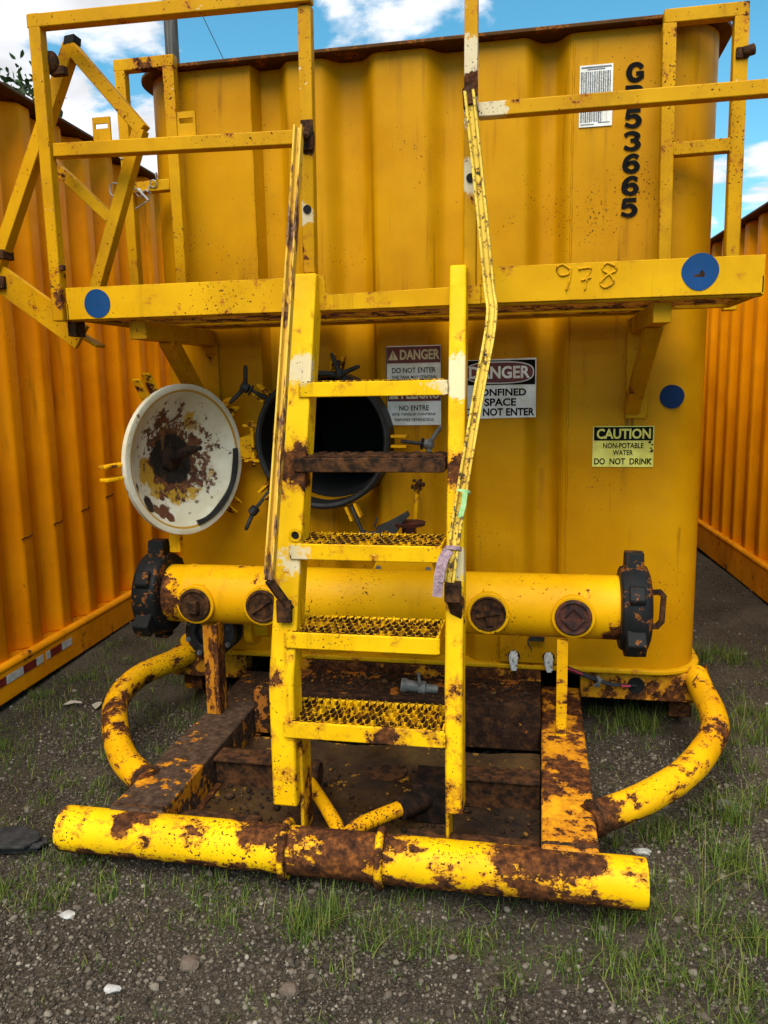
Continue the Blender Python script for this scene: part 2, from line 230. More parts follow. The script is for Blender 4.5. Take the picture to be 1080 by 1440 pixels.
# ------------------------------------------------------------------ mesh helpers
def frame_axes(d, upv=V((0,0,1))):
    d = d.normalized()
    if abs(d.dot(upv)) > 0.98: upv = V((0,1,0))
    x = d.cross(upv).normalized(); y = x.cross(d).normalized(); return x, y
class B:
    def __init__(s): s.bm = bmesh.new(); s.mi = 0
    def _f(s, vs, smooth=None):
        try: f = s.bm.faces.new(vs); f.material_index = s.mi; return f
        except ValueError: return None
    def box(s, x0, x1, y0, y1, z0, z1):
        v = [s.bm.verts.new((x, y, z)) for z in (z0, z1) for (x, y) in ((x0, y0), (x1, y0), (x1, y1), (x0, y1))]
        for q in ((3,2,1,0), (4,5,6,7), (0,1,5,4), (1,2,6,5), (2,3,7,6), (3,0,4,7)): s._f([v[i] for i in q])
        return s
    def loft(s, rings, cap=True, closed=True):
        R = [[s.bm.verts.new(p) for p in r] for r in rings]; n = len(R[0])
        for a, b in zip(R[:-1], R[1:]):
            for i in range(n if closed else n-1):
                j = (i+1) % n; s._f([a[i], a[j], b[j], b[i]])
        if cap and closed: s._f(list(reversed(R[0]))); s._f(R[-1])
        return s
    def sweep(s, pts, prof, upv=V((0,0,1)), cap=True):
        pts = [V(p) for p in pts]; rings = []
        for i, p in enumerate(pts):
            if i == 0: d = pts[1]-p; k = 1
            elif i == len(pts)-1: d = p-pts[i-1]; k = 1
            else:
                a = (p-pts[i-1]).normalized(); c = (pts[i+1]-p).normalized(); d = a+c; k = 1
            x, y = frame_axes(d, upv)
            rings.append([p + x*u + y*v for u, v in prof])
        return s.loft(rings, cap)
    def bar(s, p0, p1, w, h, upv=V((0,0,1))):
        return s.sweep([p0, p1], [(-w/2,-h/2), (w/2,-h/2), (w/2,h/2), (-w/2,h/2)], upv)
    def path(s, pts, w, h, upv=V((0,0,1))):
        return s.sweep(pts, [(-w/2,-h/2), (w/2,-h/2), (w/2,h/2), (-w/2,h/2)], upv)
    def tube(s, pts, r, n=16, cap=True):
        if isinstance(r, (int, float)): prof = [(r*math.cos(2*math.pi*i/n), r*math.sin(2*math.pi*i/n)) for i in range(n)]; return s.sweep(pts, prof, cap=cap)
        rings = []; pts = [V(p) for p in pts]
        for i, p in enumerate(pts):
            d = pts[min(i+1, len(pts)-1)]-pts[max(i-1, 0)]; x, y = frame_axes(d)
            rings.append([p + x*r[i]*math.cos(2*math.pi*k/n) + y*r[i]*math.sin(2*math.pi*k/n) for k in range(n)])
        return s.loft(rings, cap)
    def lathe(s, o, axis, prof, n=32, cap=True, squash=None):
        """prof = (distance along the axis, radius)"""
        o = V(o); a = V(axis).normalized(); x, y = frame_axes(a); rings = []
        for t, r in prof: rings.append([o + a*t + x*r*math.cos(2*math.pi*k/n) + y*r*math.sin(2*math.pi*k/n) for k in range(n)])
        return s.loft(rings, cap)
    def ring(s, o, axis, r0, r1, t0, t1, n=32):
        o = V(o); a = V(axis).normalized(); x, y = frame_axes(a)
        c = [[o + a*t + x*r*math.cos(2*math.pi*k/n) + y*r*math.sin(2*math.pi*k/n) for k in range(n)] for t, r in ((t0,r0), (t0,r1), (t1,r1), (t1,r0), (t0,r0))]
        R = [[s.bm.verts.new(p) for p in q] for q in c[:4]]; R.append(R[0])
        for p, q in zip(R[:-1], R[1:]):
            for i in range(n): s._f([p[i], p[(i+1)%n], q[(i+1)%n], q[i]])
        return s
    def prism(s, pts, ext):
        a = [s.bm.verts.new(p) for p in pts]; b = [s.bm.verts.new(V(p)+V(ext)) for p in pts]; n = len(a)
        s._f(list(reversed(a))); s._f(b)
        for i in range(n): s._f([a[i], a[(i+1)%n], b[(i+1)%n], b[i]])
        return s
    def torus(s, o, axis, R, r, n=20, m=8):
        o = V(o); x, y = frame_axes(V(axis)); a = V(axis).normalized(); rows = []
        for i in range(n):
            t = 2*math.pi*i/n; c = x*math.cos(t)+y*math.sin(t)
            rows.append([s.bm.verts.new(o + c*(R+r*math.cos(2*math.pi*k/m)) + a*r*math.sin(2*math.pi*k/m)) for k in range(m)])
        for i in range(n):
            for k in range(m): s._f([rows[i][k], rows[(i+1)%n][k], rows[(i+1)%n][(k+1)%m], rows[i][(k+1)%m]])
        return s
    def ball(s, o, r, n=12, m=8, sc_=(1,1,1)):
        o = V(o); rings = [[o + V((r*sc_[0]*math.sin(math.pi*(j)/m)*math.cos(2*math.pi*i/n), r*sc_[1]*math.sin(math.pi*j/m)*math.sin(2*math.pi*i/n), r*sc_[2]*math.cos(math.pi*j/m))) for i in range(n)] for j in range(1, m)]
        return s.loft(rings)
    def pieces(s, name, mat, parent=None, **kw):
        """every separate piece of the mesh becomes an object of its own"""
        s.bm.verts.index_update(); seen = set(); res = []
        for v0 in list(s.bm.verts):
            if v0 in seen: continue
            isl = [v0]; seen.add(v0); q = [v0]
            while q:
                for e in q.pop().link_edges:
                    for v in e.verts:
                        if v not in seen: seen.add(v); isl.append(v); q.append(v)
            k = B(); mp = {v: k.bm.verts.new(v.co) for v in isl}
            for f in {f for v in isl for f in v.link_faces}: k._f([mp[v] for v in f.verts])
            res.append(k.done(name, mat, parent, **kw))
        s.bm.free(); return res
    def done(s, name, mat, parent=None, bevel=0.0, smooth=38, label=None, segs=2):
        bmesh.ops.recalc_face_normals(s.bm, faces=s.bm.faces[:])
        off = base_of(parent)
        bmesh.ops.translate(s.bm, verts=s.bm.verts[:], vec=-off)
        me = bpy.data.meshes.new(name); s.bm.to_mesh(me); s.bm.free()
        for m in (mat if isinstance(mat, (list, tuple)) else [mat]): me.materials.append(m)
        for p in me.polygons: p.use_smooth = True
        me.set_sharp_from_angle(angle=math.radians(smooth))
        o = bpy.data.objects.new(name, me); COL.objects.link(o)
        if parent: o.parent = parent
        if bevel:
            md = o.modifiers.new('bevel', 'BEVEL'); md.width = bevel; md.segments = segs; md.limit_method = 'ANGLE'; md.angle_limit = math.radians(40); md.harden_normals = False
        if label: o['label'] = label
        return o
def base_of(o):
    v = V((0,0,0))
    while o is not None: v = v + V(o.location); o = o.parent
    return v
def thing(name, label, cat, loc, group=None):
    o = bpy.data.objects.new(name, None); COL.objects.link(o); o.location = loc; o.empty_display_size = 0.2
    o['label'] = label; o['category'] = cat
    if group: o['group'] = group
    return o
def tag(o, label, cat, group=None):
    o['label'] = label; o['category'] = cat
    if group: o['group'] = group
    return o
def struct(o, kind='structure', label=None, cat=None):
    o['kind'] = kind
    if label: o['label'] = label; o['category'] = cat
    return o
def smooth_path(pts, n=8):
    P = [V(p) for p in pts]; P = [P[0]*2-P[1]] + P + [P[-1]*2-P[-2]]; o = []
    for i in range(1, len(P)-2):
        for k in range(n):
            t = k/n; a, b, c, d = P[i-1:i+3]
            o.append(0.5*((2*b) + (c-a)*t + (2*a-5*b+4*c-d)*t*t + (3*b-a-3*c+d)*t**3))
    o.append(P[-2]); return o
def text(b, body, x0, x1, z0, z1, y, bold=0.02, th=0.0006):
    """lettering scaled into the box x0..x1, z0..z1 on a wall facing -Y"""
    cu = bpy.data.curves.new('t', 'FONT'); cu.body = body; cu.offset = bold; cu.resolution_u = 3; cu.align_x = 'CENTER'
    o = bpy.data.objects.new('t', cu); COL.objects.link(o); bpy.context.view_layer.update()
    me = bpy.data.meshes.new_from_object(o.evaluated_get(bpy.context.evaluated_depsgraph_get()))
    co = np.array([v.co[:2] for v in me.vertices]); mn, mxx = co.min(0), co.max(0)
    vs = [b.bm.verts.new((x0+(c[0]-mn[0])/(mxx[0]-mn[0])*(x1-x0), y, z0+(c[1]-mn[1])/(mxx[1]-mn[1])*(z1-z0))) for c in co]
    for p in me.polygons: b._f([vs[i] for i in p.vertices])
    bpy.data.objects.remove(o); bpy.data.curves.remove(cu); bpy.data.meshes.remove(me)
def disc_pts(cx, cz, r, n=40, jit=0.0, y=0.0):
    ph = [random.uniform(0, 6.28) for _ in range(4)]
    return [(cx+(r*(1+jit*sum(math.sin((k+2)*2*math.pi*i/n+ph[k]) for k in range(3))))*math.cos(2*math.pi*i/n), y, cz+(r*(1+jit*sum(math.sin((k+2)*2*math.pi*i/n+ph[k]) for k in range(3))))*math.sin(2*math.pi*i/n)) for i in range(n)]

# ------------------------------------------------------------------ ground
def gh(x, y): return 0.012*math.sin(2.1*x+0.6)*math.sin(1.7*y) + 0.008*math.sin(5.3*x+1.9*y) - 0.006
b = NB('ground_soil')
c = b.ramp(b.noise(2.3, 8, 0.65), [(0.34, (0.020, 0.014, 0.008)), (0.5, (0.054, 0.040, 0.025)), (0.64, (0.105, 0.081, 0.054))])
c = b.mix(b.step(b.noise(95, 5, 0.7), 0.44, 0.62, 0.0, 0.8), c, (0.14, 0.112, 0.080)); c = b.mix(b.step(b.noise(60, 4, 0.7), 0.56, 0.66, 0.0, 0.8), c, (0.022, 0.018, 0.015))
b.bump(b.math('ADD', b.noise(70, 6, 0.75), b.math('MULTIPLY', b.noise(9, 4), 0.8)), 0.022, 1.0)
M_ground = b.fin(c, 0.95, 0, 0.2)
xs = np.concatenate([[-400,-120,-40,-15,-8], np.arange(-5, 4.01, 0.1), [8,15,40,120,400]]); ys = np.concatenate([[-400,-100,-30,-8,-2], np.arange(0, 9.01, 0.1), [12,18,40,120,400]])
g = B(); rows = [[g.bm.verts.new((x, y, gh(x, y))) for x in xs] for y in ys]
for j in range(len(ys)-1):
    for i in range(len(xs)-1): g._f([rows[j][i], rows[j][i+1], rows[j+1][i+1], rows[j+1][i]])
struct(g.done('ground', M_ground, smooth=180))

def np_mesh(name, co, faces, mat, k=3, smooth=False):
    me = bpy.data.meshes.new(name); n = len(faces)
    me.vertices.add(len(co)); me.vertices.foreach_set('co', co.astype(np.float32).ravel())
    me.loops.add(n*k); me.loops.foreach_set('vertex_index', faces.astype(np.int32).ravel())
    me.polygons.add(n); me.polygons.foreach_set('loop_start', np.arange(0, n*k, k, dtype=np.int32)); me.polygons.foreach_set('loop_total', np.full(n, k, dtype=np.int32))
    me.update(calc_edges=True); me.materials.append(mat)
    if smooth: me.polygons.foreach_set('use_smooth', np.ones(n, dtype=bool))
    o = bpy.data.objects.new(name, me); COL.objects.link(o); return o
ghv = lambda x, y: 0.012*np.sin(2.1*x+0.6)*np.sin(1.7*y) + 0.008*np.sin(5.3*x+1.9*y) - 0.006
bm = bmesh.new(); bmesh.ops.create_icosphere(bm, subdivisions=1, radius=1); ICO = np.array([v.co[:] for v in bm.verts]); ICF = np.array([[v.index for v in f.verts] for f in bm.faces]); bm.free()
def stones(name, xy, r, mat):
    n = len(xy); nv = len(ICO)
    var = 1+rng.uniform(-0.28, 0.28, (n, nv, 1)); sc3 = np.stack([rng.uniform(0.7, 1.35, n), rng.uniform(0.7, 1.2, n), rng.uniform(0.45, 0.85, n)], 1)
    P = ICO[None]*var*sc3[:, None, :]*r[:, None, None]; a = rng.uniform(0, 6.28, n); t = rng.normal(0, 0.35, n)
    ca, sa = np.cos(a)[:, None], np.sin(a)[:, None]; ct, st = np.cos(t)[:, None], np.sin(t)[:, None]
    x, y, z = P[..., 0], P[..., 1]*ct-P[..., 2]*st, P[..., 1]*st+P[..., 2]*ct
    Q = np.stack([x*ca-y*sa, x*sa+y*ca, z], -1); Q[..., :2] += xy[:, None, :]; Q[..., 2] += (ghv(xy[:, 0], xy[:, 1])+r*0.22)[:, None]
    return np_mesh(name, Q.reshape(-1, 3), (ICF[None]+np.arange(n)[:, None, None]*nv).reshape(-1, 3), mat)
def near(n, x0, x1, y0, y1, pw): 
    u = rng.uniform(0, 1, n)**pw; return np.stack([rng.uniform(x0, x1, n), y0+(y1-y0)*u], 1)
xy = np.concatenate([near(85000, -2.4, 1.5, 1.35, 3.6, 1.8), near(20000, -2.9, 2.0, 2.6, 8.0, 1.4)])
keepn = np.sin(3.1*xy[:,0]+1.3*np.sin(2.3*xy[:,1]))+np.sin(4.7*xy[:,1]+xy[:,0])+rng.normal(0, 1.0, len(xy)) > -1.1
xy = xy[keepn]
r = np.exp(rng.normal(math.log(0.0036), 0.50, len(xy))); r = np.clip(r, 0.0016, 0.019)
struct(stones('gravel', xy, r, M_stone), 'stuff', 'loose grey brown gravel covering the yard ground', 'gravel')

M_debris = island('rust_debris', [(0.0, (0.008, 0.004, 0.002)), (0.7, (0.03, 0.014, 0.006)), (0.95, (0.07, 0.032, 0.010)), (1.0, (0.25, 0.12, 0.01))], 0.95)
xy = np.concatenate([np.stack([rng.uniform(-1.2, 0.0, 900), rng.uniform(2.36, 3.12, 900)], 1), np.stack([rng.uniform(-1.2, 0.0, 500), rng.uniform(3.18, 3.43, 500)], 1)]); zz_ = np.concatenate([np.full(900, 0.068), np.full(500, 0.286)])
db = stones('debris', xy, np.clip(np.exp(rng.normal(math.log(0.005), 0.5, 1400)), 0.002, 0.016), M_debris)
cod = np.empty(len(db.data.vertices)*3, np.float32); db.data.vertices.foreach_get('co', cod); cod = cod.reshape(1400, -1, 3); cod[:, :, 2] += (zz_-ghv(xy[:, 0], xy[:, 1]))[:, None]; db.data.vertices.foreach_set('co', cod.ravel()); db.data.update()
struct(db, 'stuff', 'crumbs of rust and dried mud lying on the skid pan and cross beam', 'debris')
# grass
def grass(name, cl, label):
    """cl: (x, y, spread, blades, height)"""
    X = []; H = []
    for x, y, s, n, h in cl:
        n = int(n); X.append(np.stack([rng.normal(x, s, n), rng.normal(y, s, n)], 1)); H.append(h*rng.uniform(0.45, 1.15, n))
    X = np.concatenate(X); H = np.concatenate(H); n = len(X)
    a = rng.uniform(0, 6.28, n); lean = np.abs(rng.normal(0.62, 0.42, n)); wd = rng.uniform(0.0012, 0.0027, n)
    dx, dy = np.cos(a), np.sin(a); co = np.zeros((n, 8, 3)); z0 = ghv(X[:, 0], X[:, 1])
    for k, t in enumerate((0, 0.4, 0.75, 1.0)):
        off = H*lean*t**1.6; z = H*(t-0.30*lean*t*t); ww = wd*(1-t*0.93)
        px, py = X[:, 0]+dx*off, X[:, 1]+dy*off
        co[:, 2*k] = np.stack([px-dy*ww, py+dx*ww, z0+z-0.003], 1); co[:, 2*k+1] = np.stack([px+dy*ww, py-dx*ww, z0+z-0.003], 1)
    q = np.array([[0,1,3,2], [2,3,5,4], [4,5,7,6]])
    o = np_mesh(name, co.reshape(-1, 3), (q[None]+np.arange(n)[:, None, None]*8).reshape(-1, 4), M_grass, 4, True)
    return struct(o, 'stuff', label, 'grass')
cl = []
for _ in range(300):   # right of the skid: tufts of very different size
    x = rng.uniform(0.24, 1.45); y = rng.uniform(1.75, 4.8)
    if math.sin(4.1*x+1.1*math.sin(2.9*y))*math.sin(3.3*y+0.7)+rng.normal(0, .3) < -0.05: continue
    k = rng.uniform(0.2, 1.0)**1.5*(1.0 if y > 2.2 else 0.6)
    cl.append((x, y, 0.008+0.030*k, 5+60*k, 0.03+0.11*k))
for _ in range(260):
    x = rng.uniform(0.24, 1.5); y = rng.uniform(1.9, 5.0); cl.append((x, y, rng.uniform(0.02, 0.08), rng.integers(4, 18), rng.uniform(0.02, 0.05)))
for _ in range(230):   # between the left container and the skid
    x = rng.uniform(-2.65, -1.45); y = rng.uniform(2.2, 4.6); cl.append((x, y, rng.uniform(0.02, 0.07), rng.integers(10, 50), rng.uniform(0.025, 0.07)))
for _ in range(120):    # under and in front of the bar
    x = rng.uniform(-1.7, 0.5); y = rng.uniform(2.0, 2.35); cl.append((x, y, rng.uniform(0.012, 0.05), rng.integers(8, 40), rng.uniform(0.025, 0.075)))
for x, y, n, h in ((-0.66, 2.04, 120, 0.10), (-0.60, 2.10, 120, 0.11), (-0.70, 2.10, 80, 0.09), (-0.45, 2.04, 70, 0.08), (-1.50, 2.03, 120, 0.055), (-1.72, 2.05, 70, 0.05), (0.26, 1.98, 80, 0.07), (-0.33, 2.05, 60, 0.07), (-0.05, 1.95, 60, 0.06), (0.10, 2.05, 80, 0.07), (0.45, 1.85, 90, 0.06), (0.55, 2.0, 120, 0.08), (0.62, 2.2, 120, 0.09), (0.75, 2.5, 120, 0.12), (0.70, 2.9, 150, 0.13), (0.95, 2.9, 150, 0.14), (0.35, 2.45, 110, 0.08), (0.42, 2.75, 120, 0.09), (-0.1, 1.85, 30, 0.05), (-0.55, 1.9, 40, 0.05), (-0.9, 2.12, 50, 0.06), (-1.05, 2.05, 40, 0.04)):
    cl.append((x, y, 0.035, n, h))
for _ in range(60):
    cl.append((rng.uniform(-1.5, 0.8), rng.uniform(1.5, 2.1), rng.uniform(0.008, 0.03), rng.integers(4, 16), rng.uniform(0.015, 0.04)))
grass('grass', cl, 'short green and straw coloured grass tufts growing through the gravel')

# ------------------------------------------------------------------ storage tank (one welded thing)
TY = 3.58
T = thing('storage_tank', 'weathered golden yellow steel tank facing the viewer, with ladder, platform and manifold pipe', 'storage tank', (-0.545, TY, 0), None)
prof = [(-1.265, 0), (-1.245, 1), (-1.165, 1), (-1.09, 0), (-0.955, 0), (-0.86, 1), (-0.79, 1), (-0.70, 0), (-0.505, 0), (-0.41, 1), (-0.355, 1), (-0.27, 0), (-0.085, 0), (0.0, 1), (0.04, 1), (0.112, 0)]
front = []
for (xa, va), (xb, vb) in zip(prof[:-1], prof[1:]):
    k = 1 if va == vb or xb-xa < 0.03 else 8
    for i in range(k):
        t = i/k; e = (1-math.cos(math.pi*t))/2; front.append((xa+(xb-xa)*t, TY+0.075*(va+(vb-va)*e)))
front.append((0.112, TY))
CX0, CX1, CR, CB = -1.80, 0.705, 0.20, 15.5
outl = [(CX0+CR-CR*math.cos(a), TY+CR-CR*math.sin(a)) for a in [math.pi/2*i/10 for i in range(11)]] + front + [(CX1-CR+CR*math.sin(a), TY+CR-CR*math.cos(a)) for a in [math.pi/2*i/10 for i in range(11)]] + [(CX1, CB), (CX0, CB)]
tw = B().prism([(x, y, 0.315) for x, y in outl], (0, 0, 2.665)).done('tank_wall', M_wall, T, smooth=50)
ct = B().lathe((-0.958, 3.2, 1.35), (0, 1, 0), [(0, 0.282), (1.3, 0.282)], 48).done('cutter', M_dark)
md = tw.modifiers.new('cut', 'BOOLEAN'); md.operation = 'DIFFERENCE'; md.object = ct; md.solver = 'EXACT'
bpy.context.view_layer.update()
# the cutter stands at the world origin frame while the wall is parented: evaluate then bake
me2 = bpy.data.meshes.new_from_object(tw.evaluated_get(bpy.context.evaluated_depsgraph_get())); tw.modifiers.clear(); tw.data = me2; me2.name = 'tank_wall'
bpy.data.objects.remove(ct)
for p in me2.polygons: p.use_smooth = True
me2.set_sharp_from_angle(angle=math.radians(50))
B().ring((-0.958, 3.585, 1.35), (0, 1, 0), 0.262, 0.281, 0.06, 0.9, 48).lathe((-0.958, 4.40, 1.35), (0, 1, 0), [(0, 0.281), (0.02, 0.281)], 48).done('manway_dark_lining', M_dark, T)  # added black sleeve and disc, painting in the darkness of the tank interior
# weld seams
sb = B()
for x in (-1.268, 0.116):
    pts = [(x+random.uniform(-.0015, .0015), TY-0.001, 0.33+i*0.02) for i in range(132)]
    sb.tube(pts, [0.004+random.uniform(-.0012, .0015) for _ in pts], 6)
sb.pieces('weld_seam', M_wall, T, smooth=60)
# rim
ro = 0.05; R = CR+ro
rim = [(CX0+CR-R*math.cos(a), TY+CR-R*math.sin(a)) for a in [math.pi/2*i/10 for i in range(11)]] + [(CX1-CR+R*math.sin(a), TY+CR-R*math.cos(a)) for a in [math.pi/2*i/10 for i in range(11)]] + [(CX1+ro, CB+ro), (CX0-ro, CB+ro)]
B().prism([(x, y, 2.982) for x, y in rim], (0, 0, 0.016)).done('rim', M_rim, T, bevel=0.003)
# base flange, sill beam
bo = 0.03; R = CR+bo
fl = [(CX0+CR-R*math.cos(a), TY+CR-R*math.sin(a)) for a in [math.pi/2*i/8 for i in range(9)]] + [(CX1-CR+R*math.sin(a), TY+CR-R*math.cos(a)) for a in [math.pi/2*i/8 for i in range(9)]] + [(CX1+bo, CB), (CX0-bo, CB)]
B().prism([(x, y, 0.292) for x, y in fl], (0, 0, 0.022)).done('base_flange', M_plat, T, bevel=0.006)
B().box(0.195, 0.72, 3.60, 3.68, 0.155, 0.290).prism([(0.70, 3.56, 0.20), (0.76, 3.66, 0.20), (0.74, 3.70, 0.29), (0.66, 3.50, 0.29)], (0.02, 0.02, 0.02)).done('sill_beam', M_skid, T, bevel=0.004)
B().box(-1.82, -1.42, 3.60, 3.68, 0.155, 0.290).done('sill_beam', M_skid, T, bevel=0.004)
B().box(-1.22, 0.017, 3.545, 3.575, 0.17, 0.291).done('sill_beam', M_skid, T, bevel=0.004)
B().box(-1.80, -1.70, 3.685, 15, 0.05, 0.29).done('side_beam', M_skid, T, bevel=0.004)
B().box(0.60, 0.70, 3.685, 15, 0.05, 0.29).done('side_beam', M_skid, T, bevel=0.004)
B().lathe((0.44, 3.598, 0.225), (0, 1, 0), [(0, 0.038), (0.006, 0.038)], 24).done('cable_hole', M_dark, T)
# ---- skid
B().box(0.02, 0.19, 2.275, 3.595, 0.055, 0.202).done('skid_rail', M_skid, T, bevel=0.008)
B().box(-1.415, -1.225, 2.275, 3.595, 0.055, 0.202).done('skid_rail', M_skidL, T, bevel=0.008, label='skid rail worn to brown rust')
B().box(-1.222, -1.20, 2.26, 3.5, 0.045, 0.075).done('skid_lip', M_rustbeam, T, bevel=0.003)
cb = B()
cb.box(-1.222, 0.017, 3.16, 3.44, 0.08, 0.285).done('cross_beam', M_rustcross, T, bevel=0.008)
cb = B().box(-1.22, -0.93, 2.72, 2.78, 0.06, 0.18).box(-1.22, -0.93, 2.70, 2.80, 0.172, 0.186); cb.done('cross_beam', M_rustdark, T, bevel=0.004)
cb = B().box(-0.30, 0.015, 2.72, 2.78, 0.06, 0.18).box(-0.30, 0.015, 2.70, 2.80, 0.172, 0.186); cb.done('cross_beam', M_rustdark, T, bevel=0.004)
B().box(-1.22, -0.93, 2.36, 2.44, 0.04, 0.125).done('cross_beam', M_rustdark, T, bevel=0.004)
B().box(-0.42, 0.015, 2.36, 2.44, 0.04, 0.125).done('cross_beam', M_rustdark, T, bevel=0.004)
# pan with dried mud
b = NB('pan_mud'); mn = b.noise(3.2, 8, 0.65)
mc = b.ramp(mn, [(0.34, (0.010, 0.005, 0.003)), (0.46, (0.032, 0.015, 0.005)), (0.58, (0.055, 0.028, 0.008)), (0.72, (0.10, 0.055, 0.015))])
mc = b.mix(b.step(b.noise(7, 8, 0.75), 0.60, 0.63), mc, (0.33, 0.15, 0.012))
vor = b.n('ShaderNodeTexVoronoi', feature='DISTANCE_TO_EDGE'); wv_ = b.n('ShaderNodeVectorMath', operation='ADD'); b.L(b.pos, wv_.inputs[0]); nzv = b.n('ShaderNodeTexNoise'); b.L(b.pos, nzv.inputs['Vector']); nzv.inputs['Scale'].default_value = 6; b.L(nzv.outputs['Color'], wv_.inputs[1]); b.L(wv_.outputs[0], vor.inputs['Vector']); vor.inputs['Scale'].default_value = 7; crack = b.math('MULTIPLY', b.step(vor.outputs['Distance'], 0.018, 0.006), b.step(b.noise(3, 3), 0.48, 0.56))
mc = b.mix(crack, mc, (0.012, 0.008, 0.005))
ds = b.n('ShaderNodeVectorMath', operation='DISTANCE'); b.L(b.pos, ds.inputs[0]); ds.inputs[1].default_value = (-0.59, 2.93, 0.08)
mc = b.mix(b.math('MULTIPLY', b.step(ds.outputs['Value'], 0.095, 0.088), 0.8), mc, (0.030, 0.017, 0.009))
b.bump(b.math('ADD', b.math('MULTIPLY', crack, -0.15), b.noise(14, 7, 0.7)), 0.012, 0.8)
M_mud = b.fin(mc, b.step(b.noise(4, 3), 0.4, 0.6, 0.5, 0.9), 0, 0.25)
gp = B(); nx, ny = 60, 50
rw = [[gp.bm.verts.new((-1.22+1.235*i/nx, 2.28+0.82*j/ny, 0.062+0.010*math.sin(5*i/nx*3+j/9)*math.sin(j/7.0)+0.004*random.random()+0.03*max(0, j/ny-0.75)/0.25)) for i in range(nx+1)] for j in range(ny+1)]
for j in range(ny):
    for i in range(nx): gp._f([rw[j][i], rw[j][i+1], rw[j+1][i+1], rw[j+1][i]])
gp.done('skid_pan', M_mud, T, smooth=180)
B().lathe((-0.59, 2.93, 0.066), (0, 0, 1), [(0, 0.088), (0.008, 0.088), (0.010, 0.082), (0.009, 0.05), (0.011, 0.0)], 36, cap=False).done('drain_cover', M_rustdark, T)
# front push bar with collars
B().lathe((-1.572, 2.26, 0.123), (1, 0, 0), [(0.03, 0.055), (0, 0.060), (0, 0.0735)] + [(0.02+i*0.04, 0.0742+random.uniform(-0.0004, 0.0006)) for i in range(47)] + [(1.892, 0.0738), (1.897, 0.072), (1.897, 0.060), (1.87, 0.055)], 40).done('push_bar', M_bar, T, smooth=50)
for x in (-0.785, -0.475):
    B().torus((x, 2.26, 0.123), (1, 0.06, 0), 0.083, 0.0135, 40, 10).done('bar_collar', M_bar, T)
B().tube(smooth_path([(-0.622, 2.30, 0.14), (-0.66, 2.40, 0.145), (-0.83, 2.66, 0.15)]), 0.024, 14).tube(smooth_path([(-0.60, 2.30, 0.14), (-0.57, 2.40, 0.145), (-0.36, 2.62, 0.15)]), 0.027, 14).done('towing_yoke', M_hoop, T)
B().tube([(-0.86, 2.69, 0.16), (-0.79, 2.69, 0.16)], 0.046, 16).box(-0.885, -0.865, 2.64, 2.76, 0.06, 0.22).done('pivot_bracket', M_rustdark, T, bevel=0.003)
B().box(-0.425, -0.29, 2.575, 2.725, 0.07, 0.210).tube([(-0.462, 2.515, 0.147), (-0.345, 2.637, 0.152)], 0.040, 16).done('pivot_bracket', M_spin2, T, bevel=0.003)
# hoops
hr = smooth_path([(0.705, 3.66, 0.262), (0.707, 3.50, 0.248), (0.712, 3.31, 0.230), (0.680, 3.137, 0.212), (0.545, 2.872, 0.192), (0.361, 2.655, 0.18), (0.17, 2.505, 0.168)], 8)
hl = smooth_path([(-1.72, 3.66, 0.265), (-1.79, 3.52, 0.252), (-1.865, 3.34, 0.24), (-1.842, 3.100, 0.222), (-1.700, 2.831, 0.202), (-1.555, 2.640, 0.182), (-1.38, 2.50, 0.168)], 8)
B().tube(hr, 0.054, 20).done('bumper_hoop', M_hoop, T)
B().tube(hl, 0.054, 20).done('bumper_hoop', M_hoop, T)
for q in (hr, hl):      # weld collars where the hoops meet the skid rails
    p, d = q[-2], (q[-1]-q[-2]).normalized(); x_, y_ = frame_axes(d)
    ringp = [p + d*random.uniform(-.003, .003) + (x_*math.cos(6.2832*i/40)+y_*math.sin(6.2832*i/40))*0.055 for i in range(41)]
    B().tube(ringp, [0.008+random.uniform(-.002, .002) for _ in ringp], 7).done('weld_collar', M_rustdark, T, smooth=80)
for x0_, x1_ in ((-1.415, -1.225), (0.02, 0.19)):
    pts = [(x0_+(x1_-x0_)*i/24, 2.300+random.uniform(-.002, .002), 0.200+random.uniform(-.001, .001)) for i in range(25)]
    B().tube(pts, [0.008+random.uniform(-.002, .002) for _ in pts], 7).done('weld_bead', M_rustdark, T, smooth=80)
